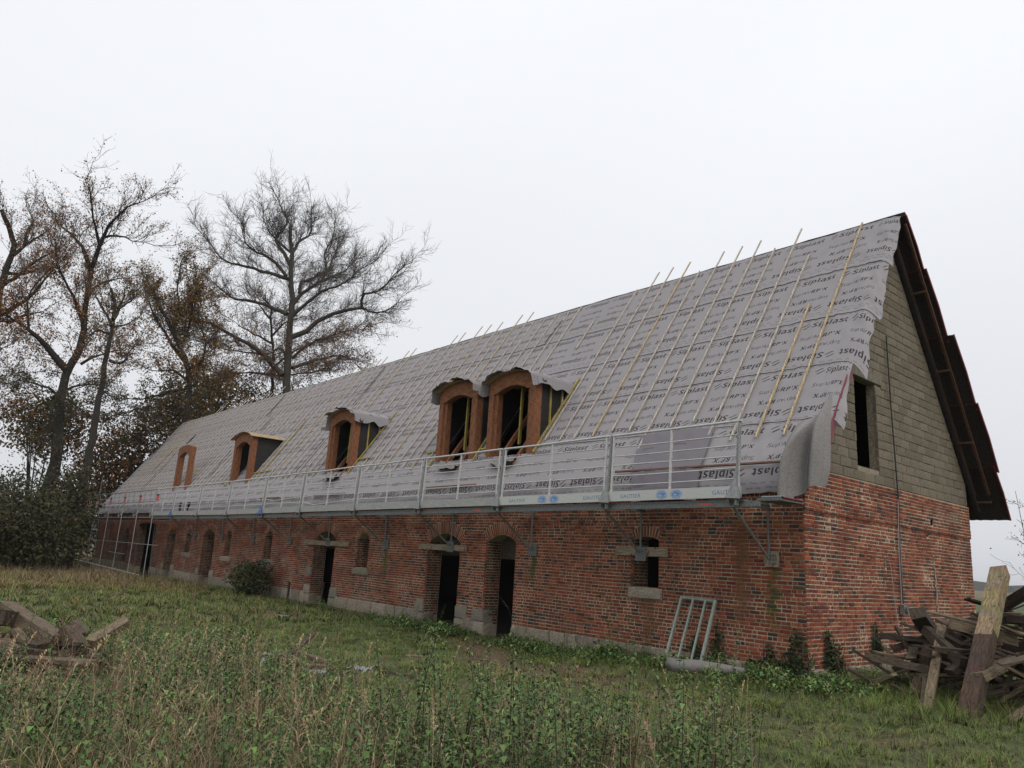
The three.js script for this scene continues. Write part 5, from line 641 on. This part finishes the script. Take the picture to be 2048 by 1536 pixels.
// ---------------------------------------------------------------- ground cover
rnd = rngFrom(404);
const fwd = V(-0.739717, 0.229901, -0.632427), rightV = V(0.659248, 0.059113, -0.749599), upV = camera.up.clone();
const inView = (x, y, z) => { const d = V(x, y, z).sub(camera.position), f = d.dot(fwd); return f > 1 && Math.abs(d.dot(rightV)) < f * 0.9 + 0.5 && d.dot(upV) < f * 0.6 && d.dot(upV) > -f * 0.62; };
const dCam = (x, z) => Math.hypot(x - camera.position.x, z - camera.position.z);
const inBarn = (x, z) => x < GX + 0.1 && x > -LEN && z < 0.08 && z > -DEEP;
const nearTimber = (x, z) => ((x + 4.7) / 1.0) ** 2 + ((z - 7.6) / 0.8) ** 2 < 1 || ((x + 4.2) / 1.1) ** 2 + ((z - 11.2) / 0.7) ** 2 < 1 || ((x - 3.4) / 2.4) ** 2 + ((z + 1.2) / 1.9) ** 2 < 1 || ((x + 5.9) / 1.3) ** 2 + ((z - 11.4) / 0.85) ** 2 < 1;
function blade(g, x, z, h, w, lean, a, tone, segs = 3) {
  let px = x, py = 0, pz = z, s = [Math.cos(a + 1.57) * w, Math.sin(a + 1.57) * w], k0 = g.count; g.tint = tone;
  for (let k = 0; k <= segs; k++) { const f = k / segs, ww = 1 - f * 0.92; px = x + Math.cos(a) * lean * h * f * f; pz = z + Math.sin(a) * lean * h * f * f; py = h * f * (1 - 0.25 * lean * f); for (const q of [-1, 1]) g.v(px + s[0] * q * ww, py, pz + s[1] * q * ww, Math.cos(a) * 0.4, 0.9, Math.sin(a) * 0.4, q, f); if (k) { const b = k0 + k * 2; g.i.push(b - 2, b - 1, b + 1, b - 2, b + 1, b); } }
}
function leafBlade(g, P, dir, up, len, wid, tone) {   // a pointed leaf folded along its rib
  const s = V().crossVectors(dir, up).normalize(), n = V().crossVectors(s, dir).normalize(), mid_ = P.clone().addScaledVector(dir, len * 0.45).addScaledVector(n, len * 0.06), tip = P.clone().addScaledVector(dir, len).addScaledVector(n, -len * 0.22), l = mid_.clone().addScaledVector(s, wid).addScaledVector(n, wid * 0.35), r = mid_.clone().addScaledVector(s, -wid).addScaledVector(n, wid * 0.35), k = g.count; g.tint = tone;
  for (const [q, i] of [[P, -1], [l, 1], [tip, 0], [r, 2], [mid_, 0]]) { const nn = i === 1 ? n.clone().addScaledVector(s, -0.3) : i === 2 ? n.clone().addScaledVector(s, 0.3) : n; g.v(q.x, q.y, q.z, nn.x, nn.y, nn.z, 0, 0); } g.i.push(k, k + 1, k + 4, k + 1, k + 2, k + 4, k, k + 4, k + 3, k + 4, k + 2, k + 3);
}
function tuft(n, h, w, lean, tones_) { const g = new Geo(); for (let k = 0; k < n; k++) { const a = R(0, 6.28), r = Math.sqrt(rnd()) * 0.075; blade(g, Math.cos(a) * r, Math.sin(a) * r, h * R(0.45, 1.1), w * R(0.7, 1.3), lean * R(0.3, 1.6), a + R(-0.9, 0.9), jig(pick(tones_), 0.18)); } return g.geometry(true); }
function nettle(h, pairs, leafLen, from, stemTone, tones_) {
  const g = new Geo(), bend = R(-0.12, 0.12), bz = R(-0.12, 0.12), at = (f) => V(bend * f * f * h, h * f, bz * f * f * h); g.tint = stemTone; g.tube([0, 0.35, 0.7, 1].map(at), [0.0055, 0.005, 0.004, 0.002], 4);
  for (let k = 0; k < pairs; k++) { const f = from + (1 - from) * (k / (pairs - 1)), a = k * 1.57 + R(-0.4, 0.4), L = leafLen * (k < 2 ? 0.85 : 1) * mix(1.05, 0.55, Math.pow(f, 3)) * R(0.8, 1.2); for (const q of [0, 3.14]) leafBlade(g, at(f), V(Math.cos(a + q), R(-0.35, 0.3), Math.sin(a + q)).normalize(), V(0, 1, 0), L, L * R(0.28, 0.4), jig(pick(tones_), 0.22)); }
  for (let k = 0; k < 5; k++) { const a = k * 1.26; leafBlade(g, at(1), V(Math.cos(a), R(0.2, 0.8), Math.sin(a)).normalize(), V(0, 1, 0), leafLen * 0.55, leafLen * 0.15, jig(pick(tones_), 0.2)); }
  return g.geometry(true);
}
function dryStalk(h, tone) { const g = new Geo(); g.tint = tone; const b = R(-0.25, 0.25), c = R(-0.25, 0.25), at = (f) => V(b * f * f * h, h * f * (1 - 0.1 * f), c * f * f * h); g.tube([0, 0.4, 0.75, 1].map(at), [0.0035, 0.003, 0.0025, 0.0012], 3); for (let k = 0; k < 26; k++) { const f = R(0.68, 1), P = at(f), a = R(0, 6.28); leafBlade(g, P, V(Math.cos(a) * 0.6, R(0.3, 1), Math.sin(a) * 0.6).normalize(), V(0, 1, 0), R(0.02, 0.05), 0.006, jig(tone, 0.25)); } for (let k = 0; k < 3; k++) { const P = at(R(0.1, 0.6)), a = R(0, 6.28); leafBlade(g, P, V(Math.cos(a), R(0, 0.9), Math.sin(a)).normalize(), V(0, 1, 0), R(0.12, 0.28), 0.006, jig(tone, 0.25)); } return g.geometry(true); }
function leafyClump(n, r, h, len, tones_) { const g = new Geo(); for (let k = 0; k < n; k++) { const a = R(0, 6.28), q = Math.sqrt(rnd()) * r, y = h * R(0.25, 1) * (1 - 0.5 * (q / r) ** 2), b = R(0, 6.28); leafBlade(g, V(Math.cos(a) * q, y, Math.sin(a) * q), V(Math.cos(b), R(-0.4, 0.4), Math.sin(b)).normalize(), V(0, 1, 0), len * R(0.6, 1.3), len * R(0.22, 0.34), jig(pick(tones_), 0.25)); if (k % 4 === 0) { g.tint = [0.06, 0.06, 0.02]; g.tube([V(Math.cos(a) * q * 0.6, 0, Math.sin(a) * q * 0.6), V(Math.cos(a) * q, y, Math.sin(a) * q)], 0.003, 3); } } return g.geometry(true); }
const plantMat = new THREE.MeshStandardMaterial({ vertexColors: true, roughness: 0.75, side: THREE.DoubleSide });
function scatter(name, label, category, shapes, spots, tintFn) {   // spots: [x, z, scale]
  shapes.forEach((geo, v) => {
    const mine = spots.filter((_, k) => k % shapes.length === v); if (!mine.length) return; const im = new THREE.InstancedMesh(geo, plantMat, mine.length), m = new THREE.Matrix4(), q = new THREE.Quaternion(), e = new THREE.Euler(), c = new THREE.Color();
    mine.forEach(([x, z, s, y = 0], k) => { e.set(R(-0.14, 0.14), R(0, 6.28), R(-0.14, 0.14)); im.setMatrixAt(k, m.compose(V(x, height(x, z) + y - 0.01, z), q.setFromEuler(e), V(s, s * R(0.8, 1.2), s))); const t = tintFn(x, z); im.setColorAt(k, c.setRGB(...t)); });
    im.name = numbered(name); Object.assign(im.userData, { kind: 'stuff', label, category }); add(im, scene);
  });
}
const E0 = [-1.2, 12.1], tOf = (x, z) => (x - E0[0]) * 0.444 - (z - E0[1]) * 0.896, dOf = (x, z) => -(x - E0[0]) * 0.896 - (z - E0[1]) * 0.444;   // along and beyond the near edge of the picture
const weedEdge = (t) => mix(5.2, 0.5, ss(1.2, 4.8, t)) - 0.4 * ss(6, 8.6, t);
function weedy(x, z) { const t = tOf(x, z), d = dOf(x, z); const far = 2.4 + 0.63 * (d + 8.2); return d > -4.4 && t < far + 1.4 ? ss(weedEdge(t) + 0.7 + 0.8 * n2(x * 0.5, z * 0.5), weedEdge(t) - 0.7, d) * ss(far + 0.3, far - 2.0, t + 1.1 * n2(x * 0.7, z * 0.7)) : 0; }
function spotsIn(x0, x1, z0, z1, perM2, keep, size) { const out = [], n = Math.round((x1 - x0) * (z1 - z0) * perM2); for (let k = 0; k < n; k++) { const x = R(x0, x1), z = R(z0, z1); if (inBarn(x, z) || !inView(x, 0.3, z)) continue; const p = keep(x, z); if (rnd() < p) out.push([x, z, size(x, z)]); } return out; }
const greens = [[0.13, 0.235, 0.034], [0.1, 0.19, 0.03], [0.18, 0.245, 0.045], [0.24, 0.235, 0.07]], straw = [[0.42, 0.32, 0.17], [0.33, 0.24, 0.12], [0.25, 0.165, 0.085], [0.5, 0.4, 0.24]];
const tintGrass = (x, z) => { const k = R(0.75, 1.2) * (1 + 0.25 * fbm(x * 0.5 + 3, z * 0.5)), d = zoneDry(x, z) * 0.7 + zonePath(x, z) * 0.5; return [k * (1 + 0.7 * d), k * (1 + 0.12 * d), k * (1 + 0.2 * d)]; };
const lawn = [tuft(16, 0.14, 0.0032, 0.9, greens), tuft(14, 0.17, 0.003, 1.1, greens), tuft(15, 0.12, 0.0036, 1.3, [...greens, straw[2]])], lawnFar = [tuft(14, 0.2, 0.009, 0.9, greens), tuft(14, 0.24, 0.008, 0.8, [...greens, straw[1]])];
const grassKeep = (x, z) => (nearTimber(x, z) ? 0.15 : 1) * (1 - 0.72 * zonePath(x, z)) * (0.55 + 0.45 * n2(x * 0.8, z * 0.8));
scatter('short_grass', 'short green grass of the yard', 'grass', lawn, spotsIn(-13, 8, 0.1, 13, 95, (x, z) => grassKeep(x, z) * (1 - 0.6 * weedy(x, z)), () => R(0.6, 1.35)), tintGrass);
scatter('short_grass', 'short green grass of the yard', 'grass', lawnFar, [...spotsIn(-32, -13, 0.1, 12, 34, grassKeep, () => R(0.6, 1.3)), ...spotsIn(-60, -32, 0.1, 16, 14, (x, z) => grassKeep(x, z), () => R(0.8, 1.7)), ...spotsIn(0.3, 9, -14, 0.2, 30, (x, z) => (x < 0.3 ? 0 : grassKeep(x, z)), () => R(0.8, 1.5)), ...spotsIn(-30, 12, -60, -14, 2.4, () => 1, () => R(1.3, 2.6))], tintGrass);
const longTuft = [tuft(20, 0.5, 0.004, 1.0, greens), tuft(18, 0.62, 0.004, 0.9, [...greens, straw[0]])];
scatter('long_grass', 'long arching grass tufts in the yard', 'grass', longTuft, [...spotsIn(-5.2, 4.5, -1.2, 2.4, 16, (x, z) => (nearTimber(x, z) ? 0.3 : ss(0.9, 0.1, zonePath(x, z)) * (x > -2.6 ? 0.5 : 0.85) * ss(1.9, 0.9, z - 0.25 * Math.max(0, x))), () => R(0.45, 0.95)), ...spotsIn(-3.2, 1.5, 1, 3.3, 5, (x, z) => 0.6 * (1 - zonePath(x, z)), () => R(0.4, 0.8)), ...spotsIn(-30, -9, 0.1, 10, 3, (x, z) => ss(0.1, 0.6, n2(x * 0.3, z * 0.4)), () => R(0.6, 1.1)), ...spotsIn(1.8, 4.2, -0.5, 1.6, 26, () => 0.9, () => R(0.4, 0.8))], tintGrass);
const strawTuft = [tuft(20, 0.7, 0.0035, 0.9, straw), tuft(18, 0.85, 0.0033, 1.0, straw)], strawFar = [tuft(16, 0.6, 0.008, 0.7, [...straw, greens[2]]), tuft(14, 0.8, 0.007, 0.7, straw)];
const tintStraw = () => { const k = R(0.6, 1.1); return [k, k * R(0.92, 1), k * R(0.85, 1)]; };
scatter('dry_grass', 'dry tan grass standing in the weeds', 'grass', strawTuft, [...spotsIn(-8, 6, 3, 14, 12, (x, z) => weedy(x, z) * (0.2 + 0.8 * ss(0.2, -0.4, n2(x * 0.6, z * 0.6 + 5))), () => R(0.55, 1.05)), ...spotsIn(-16, -8, 3, 13, 4, (x, z) => zoneDry(x, z), () => R(0.5, 0.9))], tintStraw);
scatter('dry_grass', 'dry tan grass along the thicket', 'grass', strawFar, [...spotsIn(-52, -22, 0.4, 14, 11, (x, z) => zoneDry(x, z) * ss(-22, -30, x) * (0.35 + 0.65 * ss(-0.3, 0.3, n2(x * 0.4, z * 0.7))), () => R(0.3, 1.15)), ...spotsIn(-3, 9, -30, -9, 4, (x) => (x > -1 ? 0.8 : 0.4), () => R(0.9, 1.5)), ...spotsIn(-80, -52, -10, 25, 2, () => 0.8, () => R(0.9, 1.6))], tintStraw);
const nettleGreens = [[0.075, 0.135, 0.034], [0.1, 0.165, 0.045], [0.055, 0.1, 0.028], [0.15, 0.205, 0.065]], stemBrown = [0.055, 0.035, 0.024];
const nettles = [nettle(0.72, 15, 0.085, 0.2, [0.06, 0.06, 0.025], nettleGreens), nettle(0.62, 14, 0.09, 0.15, [0.05, 0.06, 0.025], nettleGreens), nettle(0.82, 16, 0.078, 0.3, stemBrown, nettleGreens), nettle(0.55, 12, 0.095, 0.1, [0.06, 0.07, 0.03], nettleGreens)];
const tintPlant = () => { const k = R(0.75, 1.3); return [k, k * R(0.95, 1.05), k]; };
scatter('nettles', 'dense green nettles in the foreground', 'weeds', nettles, [...spotsIn(-9, 6, 3, 14, 30, (x, z) => (nearTimber(x, z) ? 0.12 : 1) * weedy(x, z) * (0.2 + 0.8 * ss(-0.3, 0.35, n2(x * 0.6, z * 0.6 + 5))), () => R(0.45, 0.95))], tintPlant);
const tallWeeds = [nettle(1.15, 14, 0.085, 0.45, stemBrown, nettleGreens), nettle(1.0, 13, 0.09, 0.5, stemBrown, nettleGreens), nettle(1.25, 15, 0.08, 0.5, [0.04, 0.026, 0.02], nettleGreens)];
scatter('tall_weeds', 'tall dark-stemmed weeds in the foreground', 'weeds', tallWeeds, spotsIn(-4, 6, 2, 12, 20, (x, z) => { const t = tOf(x, z), d = dOf(x, z); return weedy(x, z) * ss(2.6, 4.8, t) * ss(8.4, 7.6, t) * ss(1.3, 0.2, d); }, () => R(0.6, 0.95)), tintPlant);
const stalks = [dryStalk(0.95, [0.42, 0.33, 0.2]), dryStalk(0.8, [0.34, 0.25, 0.14]), dryStalk(1.05, [0.22, 0.145, 0.09])];
scatter('dry_stalks', 'dry seed stalks among the nettles', 'weeds', stalks, [...spotsIn(-9, 6, 3, 14, 11, (x, z) => weedy(x, z) * (nearTimber(x, z) ? 0.3 : 1), () => R(0.6, 1.05)), ...spotsIn(-11, -6, 3, 8, 2.5, (x, z) => ss(0.2, 0.6, n2(x, z)), () => R(0.5, 0.9))], tintPlant);
const lush = [leafyClump(60, 0.28, 0.26, 0.09, nettleGreens), leafyClump(50, 0.24, 0.34, 0.1, nettleGreens), leafyClump(64, 0.3, 0.2, 0.08, nettleGreens)];
scatter('ground_cover', 'lush green weeds at the foot of the wall', 'weeds', lush, [...spotsIn(-13.5, -9.2, 0.1, 2.2, 15, (x, z) => ss(1.7, 0.9, z + 0.3 * n2(x * 2, 1)), () => R(0.6, 1.15)), ...spotsIn(-8, -3.2, 0.15, 2.6, 15, (x, z) => ss(1.9, 1.1, z + 0.4 * n2(x, 2)) * ss(-8, -7, x) * (1 - 0.8 * zonePath(x, z)), () => R(0.6, 1.2)), ...spotsIn(-24, -13.5, 0.1, 1.6, 8, (x, z) => ss(1.3, 0.5, z) * ss(-0.1, 0.4, n2(x * 0.5, 4)), () => R(0.6, 1.1)), ...spotsIn(-2.8, 1.6, 0.1, 1.9, 10, (x, z) => ss(1.9, 1.1, z) * 0.85, () => R(0.6, 1.2)), ...spotsIn(0.3, 2.0, -3.2, 0.6, 14, (x) => ss(1.9, 0.9, x), () => R(0.5, 1.0)), ...spotsIn(-9.5, -5, 6, 11, 7, (x, z) => (nearTimber(x, z) ? 0 : ss(0.0, 0.5, n2(x * 0.6 + 2, z * 0.6))), () => R(0.8, 1.5)), ...spotsIn(-4.6, 0.5, 5.2, 8.5, 7, (x, z) => ss(-0.2, 0.4, n2(x * 0.7, z * 0.7 + 9)) * weedy(x, z), () => R(0.9, 1.6))], tintPlant);
scatter('wall_weeds', 'straggling weeds growing up against the wall', 'weeds', [nettle(1.0, 11, 0.09, 0.15, stemBrown, [...nettleGreens, [0.1, 0.1, 0.03]]), nettle(0.85, 10, 0.08, 0.2, stemBrown, nettleGreens)], [...spotsIn(-5.8, -2.6, 0.2, 1.1, 9, (x, z) => ss(0.2, 0.5, n2(x * 1.3, z)) + 0.25, () => R(0.5, 1.05)), ...spotsIn(-2.4, 1.2, 0.2, 1.0, 5, () => 0.5, () => R(0.4, 0.7)), ...spotsIn(-12, -10.4, 0.1, 0.6, 8, () => 0.7, () => R(0.5, 1))], tintPlant);
scatter('dead_stems', 'leafless brown stems standing before the wall', 'weeds', [dryStalk(1.25, [0.13, 0.085, 0.06]), dryStalk(1.1, [0.2, 0.14, 0.09])], [...spotsIn(-7.4, -5.6, 0.15, 0.7, 8, () => 0.7, () => R(0.7, 1.1)), ...spotsIn(-1.8, 1.4, 0.4, 1.6, 3, () => 0.7, () => R(0.5, 0.9)), ...spotsIn(-23, -17, 0.2, 1.2, 1.5, () => 0.6, () => R(0.6, 0.9))], tintPlant);
const flat = (() => { const g = new Geo(); leafBlade(g, V(-0.03, 0.012, 0), V(1, 0.1, 0).normalize(), V(0, 1, 0), 0.07, 0.022, [1, 1, 1]); return g.geometry(true); })();
scatter('dead_leaves', 'brown dead leaves littering the path', 'leaves', [flat], [...spotsIn(-11, 3, 0.6, 5.5, 30, (x, z) => 0.15 + 0.85 * zonePath(x, z), () => R(0.5, 1.3)), ...spotsIn(-0.5, 3.5, -0.5, 2.5, 20, () => 0.5, () => R(0.5, 1.2))], () => jig(pick([[0.16, 0.08, 0.04], [0.12, 0.07, 0.045], [0.26, 0.11, 0.04], [0.2, 0.15, 0.1]]), 0.2));

renderer.render(scene, camera);
